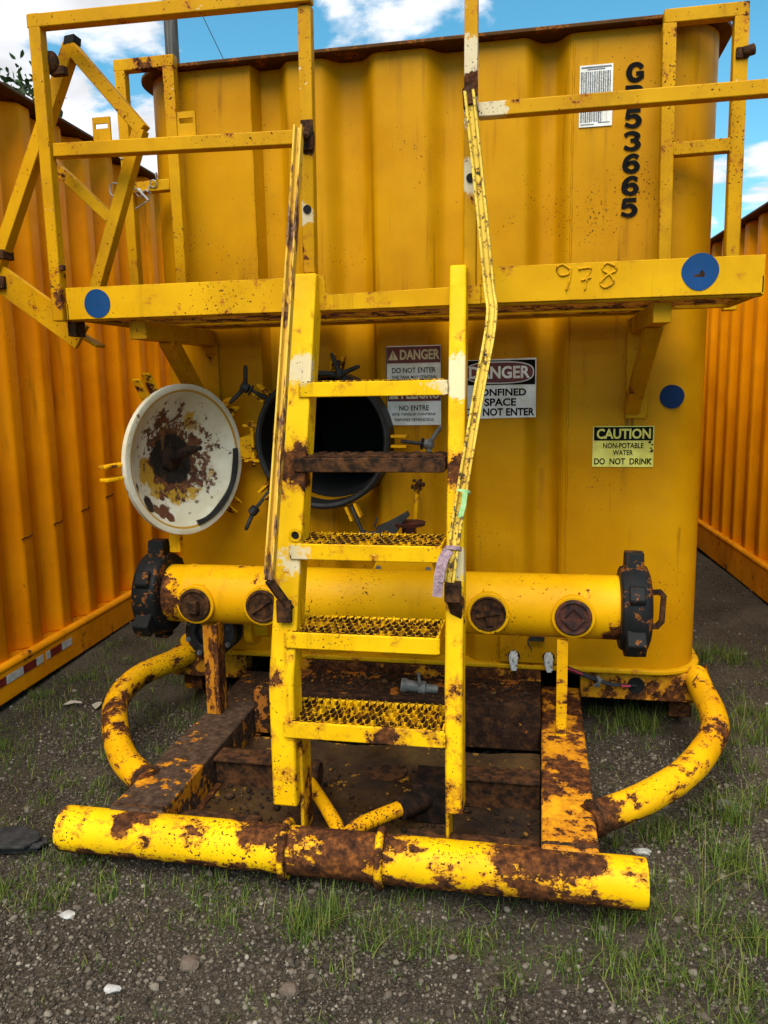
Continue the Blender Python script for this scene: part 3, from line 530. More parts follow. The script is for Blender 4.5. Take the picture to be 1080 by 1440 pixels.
# ---- manifold pipe
MY, MZ, MR = 3.18, 0.705, 0.127
mp = B().lathe((-1.60, MY, MZ), (1, 0, 0), [(0, MR*0.985), (0.10, MR*0.985), (0.112, MR*1.02), (0.125, MR*1.0)] + [(0.2+i*0.1, MR) for i in range(16)] + [(1.775, MR), (1.785, MR*1.025), (1.797, MR*1.0), (1.92, MR)], 40)
mp.done('manifold_pipe', M_man, T, smooth=50)
def union(x, sgn, R):
    u = B().lathe((x, MY, MZ), (sgn, 0, 0), [(-0.045, R*0.80), (-0.04, R*0.93), (0.0, R*1.0), (0.045, R), (0.062, R*0.94), (0.072, R*0.8), (0.072, R*0.70), (0.055, R*0.60), (0.055, 0.0)], 40)
    for k, a in enumerate((1.57, 3.67, 5.76)):
        d = V((0, math.cos(a), math.sin(a))); o = V((x, MY, MZ)) + V((sgn*0.01, 0, 0)); t = V((0, -math.sin(a), math.cos(a)))
        pts = [o + d*R*0.9 - t*0.046, o + d*R*1.06 - t*0.040, o + d*(R+0.052) - t*0.030, o + d*(R+0.052) + t*0.030, o + d*R*1.06 + t*0.040, o + d*R*0.9 + t*0.046]
        u.prism([p - V((0.036, 0, 0)) for p in pts], (0.072, 0, 0))
        # half height cleats between
    for a in (0.5, 2.6, 4.7):
        d = V((0, math.cos(a), math.sin(a))); t = V((0, -math.sin(a), math.cos(a))); o = V((x+sgn*0.01, MY, MZ)) + d*R*0.99
        pts = [o-t*0.04, o-t*0.028+d*0.020, o+t*0.028+d*0.020, o+t*0.04]; u.prism([p-V((0.030, 0, 0)) for p in pts], (0.06, 0, 0))
    return u.done('hammer_union', M_union, T, bevel=0.006)
union(-1.625, -1, 0.185); ur = union(0.355, 1, 0.175)
B().path([(0.405, MY, MZ+0.062), (0.468, MY, MZ+0.068), (0.482, MY, MZ+0.052), (0.478, MY, MZ-0.050), (0.460, MY, MZ-0.072), (0.405, MY, MZ-0.072)], 0.022, 0.022, V((0, 1, 0))).done('pull_handle', M_rustdark, ur, bevel=0.004)
# plugs
def plug(x, z, kind):
    y0 = MY-MR
    pc = B().ring((x, y0, z), (0, -1, 0), 0.068, 0.083, -0.035, 0.012, 32).done('plug_boss', M_man, T, bevel=0.003)
    p = B().lathe((x, y0, z), (0, -1, 0), [(-0.03, 0.070), (0.020, 0.070), (0.026, 0.066), (0.026, 0.058), (0.020, 0.055), (0.020, 0.0)] if kind != 'cross' else [(-0.03, 0.070), (0.016, 0.070), (0.020, 0.065), (0.012, 0.060), (0.008, 0.0)], 28)
    if kind == 'square': p.prism([(x+sx*0.026, y0-0.026, z+sz*0.026) for sx, sz in ((-1,-1), (1,-1), (1,1), (-1,1))], (0, -0.034, 0))
    if kind == 'diamond':
        for q in range(4):
            a = q*math.pi/2; c0 = V((x+0.044*math.cos(a), y0-0.024, z+0.044*math.sin(a))); c1 = V((x+0.044*math.cos(a+math.pi/2), y0-0.024, z+0.044*math.sin(a+math.pi/2)))
            p.bar(c0, c1, 0.012, 0.012)
    if kind == 'cross':
        for a in (0.2, 0.2+math.pi/2):
            c = V((math.cos(a), 0, math.sin(a)))*0.048; p.bar(V((x, y0-0.013, z))-c, V((x, y0-0.013, z))+c, 0.024, 0.014)
    if kind == 'slot':
        c = V((math.cos(0.6), 0, math.sin(0.6)))*0.050; p.bar(V((x, y0-0.026, z))-c, V((x, y0-0.026, z))+c, 0.012, 0.008)
    p.done('plug', M_rustdark if kind != 'diamond' else plain('plug_red_rust', (0.012, 0.004, 0.003), (0.085, 0.020, 0.008), 24, 0.8, 0.002), pc, bevel=0.002)
plug(-1.417, 0.693, 'square'); plug(-1.119, 0.697, 'slot'); plug(-0.191, 0.700, 'cross'); plug(0.134, 0.698, 'diamond')
# stands
st = B().box(-1.398, -1.352, 3.06, 3.07, 0.202, 0.60).box(-1.352, -1.335, 3.06, 3.14, 0.202, 0.60); st.done('manifold_stand', M_stand, T, bevel=0.002)
st = B().box(0.075, 0.117, 3.06, 3.078, 0.202, 0.60); st.done('manifold_stand', M_hoop, T, bevel=0.002)
# left valve under the pipe
vb = B().lathe((-1.455, 3.30, 0.50), (0, -1, 0), [(-0.10, 0.10), (-0.10, 0.118), (-0.06, 0.118), (-0.06, 0.095), (0.0, 0.095), (0.0, 0.118), (0.04, 0.118), (0.05, 0.10), (0.05, 0.07), (0.02, 0.06), (0.02, 0.0)], 32)
va = vb.done('butterfly_valve', M_black, T, bevel=0.002)
vv = B()
for k in range(8):
    a = 0.3+k*math.pi/4; vv.lathe((-1.455+0.102*math.cos(a), 3.255, 0.50+0.102*math.sin(a)), (0, -1, 0), [(0, 0.013), (0.014, 0.013), (0.014, 0.007), (0.024, 0.007)], 6)
vv.pieces('bolt', M_grey, va)
B().lathe((-1.30, 3.36, 0.51), (1, 0, 0), [(0, 0.02), (0, 0.085), (0.035, 0.085), (0.04, 0.05), (0.10, 0.05)], 28).done('side_flange', M_man, T, bevel=0.003)
B().tube([(-1.455, 3.3, 0.60), (-1.455, 3.42, 0.55), (-1.455, 3.60, 0.50)], 0.085, 24).done('valve_pipe', M_wall, T)
# centre outlet flange behind the pipe
of = B().lathe((-0.575, 3.33, 0.76), (0, 1, 0), [(0, 0.03), (0.0, 0.14), (0.03, 0.14), (0.035, 0.09), (0.27, 0.09)], 36).done('outlet_flange', M_man, T, bevel=0.003)
bo_ = B()
for k in range(8):
    a = 0.39+k*math.pi/4; bo_.lathe((-0.575+0.118*math.cos(a), 3.33, 0.76+0.118*math.sin(a)), (0, -1, 0), [(-0.05, 0.012), (0.014, 0.012), (0.014, 0.007), (0.022, 0.007)], 6)
bo_.pieces('bolt', M_grey, of)
# outlet valve lever seen between the treads
ly = 3.36
B().lathe((-0.553, ly, 0.90), (0, 0, 1), [(0, 0.03), (0.09, 0.03), (0.09, 0.07), (0.104, 0.074), (0.108, 0.0)], 28).done('valve_disc', plain('dark_red_paint', (0.03, 0.006, 0.005), (0.08, 0.012, 0.009), 20), T)
lv = B().prism([(-0.69, ly-0.05, 0.985), (-0.64, ly-0.05, 1.008), (-0.555, ly-0.05, 1.055), (-0.545, ly-0.05, 1.035), (-0.575, ly-0.05, 1.005), (-0.60, ly-0.05, 0.965), (-0.65, ly-0.05, 0.90), (-0.675, ly-0.05, 0.90), (-0.635, ly-0.05, 0.975), (-0.68, ly-0.05, 0.965)], (0, 0.05, 0))
lv.bar((-0.70, ly-0.03, 0.985), (-0.685, ly-0.03, 1.03), 0.008, 0.008); lv.done('valve_lever', M_black, T, bevel=0.002)
lk = B().tube([(-0.545, 3.44, 0.90), (-0.525, 3.44, 1.15)], 0.010, 8).done('lock_rod', M_hoop, T)
cl_ = B()
for _ in range(16): cl_.ball((-0.525+random.gauss(0, .016), 3.435+random.gauss(0, .008), 1.155+random.gauss(0, .014)), random.uniform(.006, .012), 6, 5)
cl_.done('rust_clump', M_rustdark, lk)
# ---- manway neck and lid
MC = V((-0.958, 3.5, 1.35))
nk = B().ring((MC.x, 3.445, MC.z), (0, 1, 0), 0.2835, 0.309, 0, 0.17, 56).ring((MC.x, 3.437, MC.z), (0, 1, 0), 0.288, 0.302, 0, 0.02, 56).done('manway_neck', M_gasket, T, bevel=0.004)
def clamp(hub, ang, root, handles, disc=True):
    h = V((hub[0], 3.45, hub[1])); r_ = V((root[0], 3.47, root[1]))
    c = B().tube([r_, h], 0.0085, 10); d = (h-r_).normalized()
    if disc: c.lathe(r_+(h-r_)*0.74, d, [(0, 0.008), (0, 0.026), (0.006, 0.026), (0.006, 0.008)], 18)
    cl0 = c.done('clamp_bolt', M_black, T)
    B().lathe(h-d*0.02, d, [(0, 0.014), (0.005, 0.022), (0.035, 0.022), (0.042, 0.013)], 16).done('hub', M_grey if hub[0] > -0.6 else M_black, cl0)
    for a in handles:
        e = V((math.cos(a), -0.15, math.sin(a)))
        B().tube([h, h+e*0.045, h+e*0.085, h+e*0.098], [0.012, 0.010, 0.010, 0.007], 10).done('handle', M_grey if hub[0] > -0.6 else M_black, cl0)
    ta = math.atan2(root[1]-MC.z, root[0]-MC.x); e = V((math.cos(ta), 0, math.sin(ta))); tt = V((-math.sin(ta), 0, math.cos(ta)))
    k = B()
    for s in (-1, 1): k.bar(V((MC.x, 3.47, MC.z))+e*0.315+tt*s*0.022, V((MC.x, 3.47, MC.z))+e*0.385+tt*s*0.022, 0.012, 0.05, V((0, 1, 0)))
    k.pieces('clamp_lug', M_hoop, T, bevel=0.002)
clamp((-1.304, 1.591), 0, (-1.20, 1.535), (1.45, 3.9))
clamp((-0.475, 1.332), 0, (-0.60, 1.345), (0.95, 4.75))
clamp((-1.289, 1.031), 0, (-1.195, 1.145), (4.3,), False)
clamp((-0.865, 1.640), 0, (-0.875, 1.70), (1.9, 0.35), False)
clamp((-0.775, 0.925), 0, (-0.835, 1.06), (0.2, 3.3), False)
sw = B().tube([(-1.288, 3.47, 1.44), (-1.287, 3.47, 1.23)], 0.008, 8)
for z in (1.42, 1.26):
    sw.box(-1.325, -1.235, 3.45, 3.50, z-0.006, z+0.006)
    sw.lathe((-1.288, 3.47, z), (0, 0, 1), [(-0.02, 0.012), (0.02, 0.012)], 8)
sw.done('hinge_pin', M_hoop, T, bevel=0.001)
M_spin = plain('spindle_iron', (0.006, 0.004, 0.003), (0.035, 0.016, 0.009), 30, 0.8, 0.002, spec=0.15)
# lid: dished disc opened towards the viewer
LC = V((-1.492, 3.2, 1.29)); az = math.radians(66); LN = V((math.sin(az), -math.cos(az), 0)); LR = 0.322
b = NB('lid_paint')
d0 = b.n('ShaderNodeVectorMath', operation='DISTANCE'); b.L(b.pos, d0.inputs[0]); d0.inputs[1].default_value = LC - LN*0.05
lv_ = d0.outputs['Value']; ln1 = b.noise(9, 8, 0.7); ln2 = b.noise(30, 7, 0.70)
lc = b.mix(b.step(b.noise(5, 5), 0.35, 0.65), (0.50, 0.45, 0.31), (0.62, 0.58, 0.46))
lc = b.mix(b.math('MULTIPLY', b.step(b.math('ADD', lv_, b.math('MULTIPLY', b.math('SUBTRACT', ln1, 0.5), 0.25)), 0.205, 0.185), b.step(b.noise(4, 3), 0.42, 0.50)), lc, (0.42, 0.24, 0.018))
rm = b.step(b.math('ADD', ln2, b.math('MULTIPLY', b.math('ADD', b.step(lv_, 0.03, 0.30, 0.27, -0.10, False), b.math('MULTIPLY', b.math('SUBTRACT', b.noise(3.6, 3), 0.5), 0.5)), 1.0)), 0.585, 0.64)
lc = b.mix(rm, lc, b.ramp(b.noise(40, 5), [(0.35, (0.05, 0.018, 0.010)), (0.6, (0.13, 0.045, 0.018)), (0.75, (0.24, 0.10, 0.03))]))
lc = b.mix(b.step(b.math('ADD', lv_, b.math('MULTIPLY', b.math('SUBTRACT', ln1, 0.5), 0.10)), 0.122, 0.112), lc, (0.010, 0.008, 0.006))
lc = b.mix(b.math('MULTIPLY', b.step(lv_, 0.293, 0.296), b.step(lv_, 0.306, 0.303)), lc, (0.40, 0.22, 0.02))
lx0, ly0 = V((-math.cos(az), -math.sin(az), 0)), V((0, 0, 1))
for u, v_, r_, c_ in ((0.63, -0.55, 0.030, (0.012, 0.009, 0.008)), (0.86, -0.30, 0.022, (0.012, 0.009, 0.008)), (0.42, -0.70, 0.014, (0.10, 0.035, 0.015)), (0.30, -0.62, 0.017, (0.10, 0.035, 0.015)), (0.28, -0.76, 0.015, (0.09, 0.03, 0.012)), (0.48, -0.62, 0.011, (0.12, 0.05, 0.02))):
    q = LC + lx0*u*0.322 + ly0*v_*0.322 - LN*0.03; dd = b.n('ShaderNodeVectorMath', operation='DISTANCE'); b.L(b.pos, dd.inputs[0]); dd.inputs[1].default_value = q
    lc = b.mix(b.step(b.math('ADD', dd.outputs['Value'], b.math('MULTIPLY', b.math('SUBTRACT', b.noise(45, 4), 0.5), 0.02)), r_+0.035*0.5, r_*0.9+0.035*0.5-0.006), lc, c_)
dr = b.noise(1.0, 5, 0.65, b.mapv(26, 26, 3.0)); lc = b.mix(b.math('MULTIPLY', b.step(dr, 0.55, 0.72), b.math('MULTIPLY', b.step(lv_, 0.28, 0.12), 0.6)), lc, (0.20, 0.09, 0.02))
b.bump(b.math('ADD', b.math('MULTIPLY', rm, -0.5), b.noise(60, 4)), 0.002); M_lid = b.fin(lc, 0.6, 0, 0.35)
lid = B().lathe(LC, LN, [(-0.12, 0.0), (-0.115, 0.08), (-0.10, 0.15), (-0.07, 0.22), (-0.03, 0.275), (-0.012, 0.297), (-0.012, LR), (0.012, LR), (0.014, 0.300), (0.004, 0.285), (-0.018, 0.262), (-0.055, 0.21), (-0.085, 0.145), (-0.10, 0.08), (-0.104, 0.0)], 64, cap=False).done('manway_lid', M_lid, T, smooth=50)
lx, lyv = frame_axes(LN)
def lp(u, v, t=0.0): return LC + lx*u + lyv*v + LN*t      # u towards image right or left along the lid plane
sg = 1 if (lx.x > 0) else -1
# gasket remnant lower right
gk = B(); n0 = 26; A = [-1.45+i*(1.55)/n0 for i in range(n0+1)]; inn = []; ou = []
for a in A:
    k = 0.012*math.sin(a*9)*0.5
    ou.append(lp(sg*0.290*math.cos(a), 0.290*math.sin(a), 0.0135)); inn.append(lp(sg*(0.272+k*0.5)*math.cos(a), (0.272+k*0.5)*math.sin(a), 0.004))
fr = [p+LN*0.008 for p in ou]; fi = [p+LN*0.010 for p in inn]
gk.loft([[ou[i], fr[i], fi[i], inn[i]] for i in range(n0+1)]); gk.done('gasket', M_gasket, lid)
bz = B().tube([lp(0, 0.0, -0.10), lp(sg*0.012, 0.03, -0.02), lp(sg*0.02, 0.045, 0.035)], [0.026, 0.022, 0.018], 12).tube([lp(sg*0.02, 0.045, 0.03), lp(sg*0.022, 0.05, 0.07)], 0.010, 10)
bz.lathe(lp(0, 0, -0.108), LN, [(0, 0.06), (0.012, 0.058), (0.03, 0.03), (0.03, 0)], 9); bz.done('lid_spindle', M_spin, lid)
lg = B()
for a0 in (0.62, 2.05, 3.2, 5.6):
    for s in (-1, 1):
        e = lx*math.cos(a0)*sg + lyv*math.sin(a0); q = (-lx*math.sin(a0)*sg + lyv*math.cos(a0))*0.026*s
        lg.bar(LC+e*0.30+q-LN*0.03, LC+e*0.40+q-LN*0.03, 0.012, 0.05, LN)
lg.pieces('lid_lug', M_hoop, lid, bevel=0.002)
B().path([lp(sg*0.30, 0, -0.04), (-1.30, 3.50, 1.33), (-1.27, 3.57, 1.34)], 0.03, 0.10).done('lid_hinge', M_hoop, T, bevel=0.003)
B().box(-1.585, -1.535, 3.18, 3.215, 0.885, 0.985).done('lid_stop', M_hoop, T, bevel=0.003)
# ---- platform
PY = 2.83; PZ0, PZ1 = 1.858, 1.982
B().box(-1.768, -0.90, PY, PY+0.012, PZ0, PZ1-0.006).done('kick_plate', M_plat, T, bevel=0.002)
B().box(-0.205, 0.70, PY, PY+0.012, PZ0+0.004, PZ1).done('kick_plate', M_plat, T, bevel=0.002)
B().prism([(-0.90, PY+0.001, 1.857), (-0.205, PY+0.001, 1.861), (-0.205, PY+0.001, 1.925), (-0.325, PY+0.001, 1.921), (-0.735, PY+0.001, 1.912), (-0.752, PY+0.001, 1.920), (-0.757, PY+0.001, 1.975), (-0.765, PY+0.001, 1.980), (-0.90, PY+0.001, 1.980)], (0, 0.010, 0)).done('toe_plate', M_plat, T, bevel=0.002)
pf = B().box(-1.77, 0.70, PY+0.014, PY+0.05, PZ0-0.004, PZ0+0.006).box(-1.77, -1.76, PY, 3.34, PZ0, PZ0+0.06).box(0.692, 0.702, PY, 3.32, PZ0, PZ0+0.06).box(-1.60, 0.52, 3.53, 3.545, PZ0, PZ0+0.05).box(-1.77, 0.70, 3.322, 3.336, PZ0+0.001, PZ0+0.05)
pf.done('platform_frame', M_plat, T, bevel=0.002)
gt = B(); y = PY+0.03
while y < 3.53:
    xa, xb = (-1.755, 0.69) if y < 3.315 else (-1.58, 0.50)
    gt.box(xa, xb, y-0.003, y+0.003, PZ0+0.012, PZ0+0.040); y += 0.029
for i in range(25): gt.box(-1.755+i*0.1015, -1.749+i*0.1015, PY+0.014, 3.325 if not 2 < i < 23 else 3.528, PZ0+0.036, PZ0+0.0445)
gt.done('grating', paint('grating_paint', (0.34, 0.16, 0.012), chip=0.50, scale=12, edge=0, streak=0.2, speck=0.8, halo=0.1), T)
def bracket(x, wd):
    k = B().box(x-wd/2, x+wd/2, PY+0.07, 3.575, PZ0-0.075, PZ0-0.005)
    k.bar((x+wd*0.1, PY+0.30, PZ0-0.06), (x-0.02, 3.572, 1.47), wd*0.9, 0.06, V((1, 0, 0))); k.box(x-0.045, x+0.045, 3.565, 3.579, 1.43, PZ0-0.01)
    k.done('platform_bracket', M_rail, T, bevel=0.003)
bracket(0.40, 0.06); bracket(-1.52, 0.07)
# 978 in weld bead
wbz = B()
def bead(pts, r=0.0036):
    q = smooth_path([(x, PY-0.002, z) for x, z in pts], 7); wbz.tube(q, [r+random.uniform(-.0009, .0012) for _ in q], 7)
bead([(0.092, 1.963), (0.066, 1.979), (0.048, 1.968), (0.060, 1.945), (0.086, 1.948), (0.094, 1.966), (0.091, 1.935), (0.080, 1.895)])
bead([(0.118, 1.962), (0.150, 1.965), (0.158, 1.960), (0.146, 1.930), (0.140, 1.893)]); bead([(0.128, 1.925), (0.160, 1.934)])
bead([(0.234, 1.968), (0.208, 1.977), (0.196, 1.957), (0.222, 1.938), (0.232, 1.914), (0.206, 1.899), (0.190, 1.914), (0.212, 1.938), (0.240, 1.953), (0.234, 1.970)])
wbz.done('welded_number', M_plat, T, smooth=80)
# blue dots
B().prism(disc_pts(-1.640, 1.914, 0.053, 40, 0.006, PY-0.002), (0, 0.0015, 0)).done('blue_dot', M_blue, T)
bd = B().prism(disc_pts(0.503, 1.937, 0.058, 40, 0.014, PY-0.002), (0, 0.0015, 0)).done('blue_dot', M_blue, T)
B().prism([(0.484, PY-0.0024, 1.928), (0.500, PY-0.0024, 1.930), (0.506, PY-0.0024, 1.942), (0.512, PY-0.0024, 1.940), (0.518, PY-0.0024, 1.930), (0.516, PY-0.0024, 1.920), (0.486, PY-0.0024, 1.921)], (0, 0.0004, 0)).done('rust_chip', M_rustdark, bd)
B().prism(disc_pts(0.545, 1.520, 0.050, 40, 0.008, TY-0.003), (0, 0.002, 0)).done('navy_dot', M_bluedark, T)
# ---- rails
def rail(name, segs, wdt=0.052, par=None, cap=None):
    k = B()
    for i, (p, q) in enumerate(segs): k.bar(p, q, wdt+0.0013*(i % 3), wdt*0.95+0.0013*(i % 3), V((0, 1, 0)))
    o = k.done(name, M_rail, T, bevel=0.004); return o
RY = 2.862
rail('guard_rail', [((-1.806, RY-0.015, 1.855), (-1.808, RY-0.015, 2.935)), ((-1.835, RY-0.015, 2.910), (-0.775, RY-0.015, 2.894)), ((-1.781, RY, 2.472), (-0.82, RY, 2.449)), ((-0.815, RY, 1.99), (-0.803, RY, 2.868))], 0.046)
rail('guard_rail', [((-0.245, RY, 1.865), (-0.237, RY, 2.96)), ((-0.26, RY, 2.985), (1.05, RY, 2.985)), ((-0.216, RY, 2.489), (1.05, RY, 2.486)), ((1.03, RY, 1.99), (1.03, RY, 2.962))], 0.044)
hz = 3.5
rail('return_rail', [((-1.824, hz, 1.86), (-1.830, hz, 2.975)), ((-1.856, hz, 2.993), (-1.575, hz, 2.993)), ((-1.594, hz, 1.86), (-1.602, hz, 2.970)), ((-1.80, hz, 2.482), (-1.625, hz, 2.486))], 0.048)
rail('return_rail', [((0.485, hz, 1.86), (0.470, hz, 2.945)), ((0.448, hz, 2.968), (0.755, hz, 2.968)), ((0.738, hz, 1.86), (0.730, hz, 2.945)), ((0.497, hz, 2.484), (0.715, hz, 2.487))], 0.050)
# slotted tabs on the mid rail
for x0, x1, z0, z1 in ((-1.626, -1.556, 2.492, 2.578), (-1.293, -1.224, 2.485, 2.572)):
    k = B(); zc_, xc_ = (z0+z1)/2+0.012, (x0+x1)/2; y = RY
    k.box(x0, x1, y, y+0.008, z0, zc_-0.009).box(x0, x1, y, y+0.008, zc_+0.009, z1).box(x0, xc_-0.026, y, y+0.008, zc_-0.009, zc_+0.009).box(xc_+0.026, x1, y, y+0.008, zc_-0.009, zc_+0.009)
    k.done('slotted_tab', M_rail, T)
# holes and clamp plates on the posts
hb = B()
for p, r_ in (((-0.813, RY-0.024, 2.207), 0.015), ((-0.24, RY-0.024, 2.275), 0.015)): hb.lathe(p, (0, -1, 0), [(0, r_), (0.002, r_)], 20)
hb.pieces('post_hole', M_dark, T)
B().box(-0.825, -0.782, RY-0.035, RY-0.024, 2.40, 2.50).tube([(-0.815, RY-0.03, 2.455), (-0.80, RY-0.055, 2.45)], 0.017, 12).tube([(-0.80, RY-0.05, 2.45), (-0.795, RY-0.07, 2.435)], 0.010, 10).done('rail_clamp', M_rustdark, T, bevel=0.003)
B().box(0.712, 0.760, hz-0.036, hz-0.024, 2.79, 2.83).tube([(0.735, hz-0.03, 2.81), (0.778, hz-0.03, 2.82)], 0.02, 10).done('rail_clamp', M_rustdark, T, bevel=0.003)
B().ball((-1.788, RY+0.02, 2.79), 0.035, 12, 8, (1, 0.6, 1.1)).box(-1.795, -1.735, RY+0.02, RY+0.05, 2.745, 2.775).done('rail_clamp', M_rustdark, T, bevel=0.003)
B().box(-1.785, -1.765, RY-0.04, RY-0.02, 2.04, 2.06).done('rail_clamp', M_rustdark, T, bevel=0.003)
# folded gangway at the left end
fy = 2.975
k = B(); w_ = 0.050
k.bar((-2.155, fy, 2.08), (-1.75, fy, 2.876), w_, w_, V((0, 1, 0))); k.bar((-1.765, fy, 2.882), (-1.482, fy, 2.553), w_-0.002, w_-0.002, V((0, 1, 0)))
k.bar((-1.492, fy, 2.560), (-1.735, fy, 1.95), w_-0.003, w_-0.003, V((0, 1, 0))); k.bar((-1.90, fy, 2.49), (-1.638, fy, 2.246), w_-0.009, w_-0.009, V((0, 1, 0)))
k.bar((-2.16, fy, 2.055), (-1.80, fy, 1.80), 0.105, 0.02, V((0, 1, 0))); k.bar((-2.13, fy+0.03, 2.00), (-1.74, fy+0.03, 1.765), 0.012, 0.07, V((0, 1, 0)))
gw = k.done('folding_gangway', M_rail, T, bevel=0.003)
B().box(-2.155, -2.095, fy-0.035, fy+0.035, 2.115, 2.150).box(-2.16, -2.11, fy-0.03, fy+0.03, 2.00, 2.05).box(-1.80, -1.765, fy-0.10, fy-0.03, 1.80, 1.86).pieces('hinge', M_rustdark, gw, bevel=0.003)
B().prism([(-1.771, fy-0.026, 2.872), (-1.729, fy-0.026, 2.880), (-1.725, fy-0.026, 2.906), (-1.764, fy-0.026, 2.902)], (0, 0.052, 0)).done('tube_end', M_dark, gw)
# chain with ring on the return rail
ch = B()
for i in range(10):
    t = i/9; p = V((-1.84+0.16*t, hz-0.03, 2.62-0.12*math.sin(math.pi*t)-0.10*t)); ch.torus(p, (1, 0.2, 0) if i % 2 else (0.1, 1, 0.3), 0.0155, 0.0028, 14, 6)
chain = ch.done('safety_chain', M_galv, T); ch = B(); ch.torus((-1.88, hz-0.04, 2.475), (0.2, 1, 0), 0.028, 0.003, 22, 6); ch.done('ring', M_galv, chain); ch = B(); ch.tube([(-1.775, hz-0.03, 2.475), (-1.71, hz-0.06, 2.415)], 0.005, 8); ch.tube([(-1.71, hz-0.06, 2.415), (-1.78, hz-0.05, 2.385)], 0.0025, 6)
ch.done('snap_pin', M_galv, chain)
# ---- ladder
def stringer(xt, xb, wd, kinkz, ktop, bot, name='ladder_stringer'):
    k = B(); d = 0.10
    pts = [(xt, 2.80+d/2, ktop), (xb, 2.36+d/2, kinkz), (xb, 2.355+d/2, bot)]
    rings = []
    for x, y, z in pts:
        rings.append([V((x-wd/2, y-d/2, z)), V((x+wd/2, y-d/2, z)), V((x+wd/2, y+d/2, z-0.00)), V((x-wd/2, y+d/2, z))])
    k.loft(rings); return k.done(name, M_lad, T, bevel=0.007)
sL = stringer(-0.819, -0.818, 0.084, 0.635, 1.985, 0.215); sR = stringer(-0.280, -0.255, 0.056, 0.655, 1.99, 0.235)
B().box(-0.780, -0.766, 2.40, 2.50, 0.09, 0.45).done('ladder_foot', M_lad, sL, bevel=0.003)
B().box(-0.287, -0.275, 2.40, 2.50, 0.09, 0.35).done('ladder_foot', M_lad, sR, bevel=0.003)
for x, z in ((-0.795, 1.105),):
    yy = 2.36+(2.80-2.36)*(z-0.635)/(1.985-0.635)
    B().ring((x, yy-0.004, z), (0, -1, 0), 0.014, 0.022, -0.004, 0.008, 20).done('tube_socket', M_lad, sL)
    B().lathe((x, yy-0.004, z), (0, -1, 0), [(0, 0.014), (0.002, 0.014)], 18).done('socket_hole', M_dark, sL)
def ly_at(z): return 2.355 if z < 0.64 else 2.36+(z-0.635)/1.35*0.44
def tread(zb, x0, x1, h, kind, dep=0.21):
    y0 = ly_at(zb)-0.008
    t = B().box(x0, x1, y0, y0+0.012, zb, zb+h).box(x0, x1, y0+dep-0.012, y0+dep, zb, zb+h).box(x0, x0+0.008, y0+0.013, y0+dep-0.013, zb, zb+h).box(x1-0.008, x1, y0+0.013, y0+dep-0.013, zb, zb+h)
    o = t.done('tread', M_lad if kind == 'grip' else M_rustdark, T, bevel=0.003, label=None if kind == 'grip' else 'brown rusted expanded-metal tread')
    wb_ = B()
    for xx in (x0-0.001, x1+0.001):
        pts = [(xx, y0+0.004+random.uniform(-.001, .001), zb+0.004+i*0.006) for i in range(int(h/0.006))]; wb_.tube(pts, [0.0045+random.uniform(-.0012, .0014) for _ in pts], 7)
    wb_.pieces('weld_bead', M_lad if kind == 'grip' else M_rustdark, o, smooth=80)
    gk = B(); zt = zb+h+0.002
    per, rows_, ww, hh = (0.027, 6, 0.0020, 0.020) if kind == 'grip' else (0.085, 9, 0.0060, 0.004)
    dy = (dep-0.045)/(rows_-1); N = int((x1-x0)/per*10)
    for j in range(rows_):
        yc = y0+0.022+dy*j; pts = []
        for i in range(N+1):
            x = x0+0.004+(x1-x0-0.008)*i/N; ph = 2*math.pi*(x-x0)/per; s_ = math.cos(ph)*(1 if j % 2 else -1)
            wv = math.copysign(abs(s_)**0.6, s_)
            pts.append(V((x, yc+wv*dy*0.47, zt+(0.0035*(0.5+0.5*math.cos(ph*2)) if kind == 'grip' else 0.004*s_)+random.uniform(-.0003, .0003))))
        rings = [[p+V((0, -ww, -hh)), p+V((0, ww, -hh)), p+V((0, ww, 0)), p+V((0, -ww, 0))] for p in pts]
        gk.loft(rings)
    gk.done('grip_mesh', M_tread if kind == 'grip' else M_rustdark, o, smooth=25)
for zb, h, kind in ((0.462, 0.056, 'grip'), (0.752, 0.054, 'grip'), (1.028, 0.053, 'grip'), (1.308, 0.048, 'mesh'), (1.556, 0.050, 'grip')):
    tread(zb, -0.806, (-0.305 if zb > 0.7 else -0.284)-0.001, h, kind)
# handrails on the ladder
def vee(pts, wd, dp, mat, name):
    k = B(); pr = [(-wd/2, -dp/2), (-wd*0.28, -dp/2), (-wd*0.18, dp*0.1), (wd*0.18, dp*0.1), (wd*0.28, -dp/2), (wd/2, -dp/2), (wd/2, dp/2), (-wd/2, dp/2)]
    k.sweep(pts, [(u, v) for u, v in pr], V((0, 1, 0.3))); return k.done(name, mat, T, bevel=0.0015)
M_hrl = paint('worn_handrail', (0.66, 0.42, 0.06), chip=0.56, scale=10, edge=0.03, streak=0.4, speck=0.6, stretch=(3, 1, 0.5), rust=[(0.3, (0.03, 0.018, 0.014)), (0.48, (0.13, 0.062, 0.036)), (0.66, (0.30, 0.19, 0.12))])
M_hrr = paint('scuffed_handrail', (0.66, 0.47, 0.07), chip=0.585, scale=40, edge=0.06, streak=0.2, speck=1.2, rust=[(0.3, (0.02, 0.016, 0.012)), (0.5, (0.06, 0.05, 0.035)), (0.7, (0.22, 0.17, 0.09))])
hL = vee(smooth_path([(-0.812, 2.765, 2.458), (-0.821, 2.66, 2.046), (-0.831, 2.52, 1.53), (-0.843, 2.365, 0.985)], 6), 0.030, 0.034, M_hrl, 'ladder_handrail')
B().bar((-0.843, 2.365, 0.985), (-0.795, 2.42, 0.875), 0.026, 0.026).box(-0.835, -0.785, 2.395, 2.412, 0.835, 0.91).done('handrail_bracket', M_rustdark, hL, bevel=0.003)
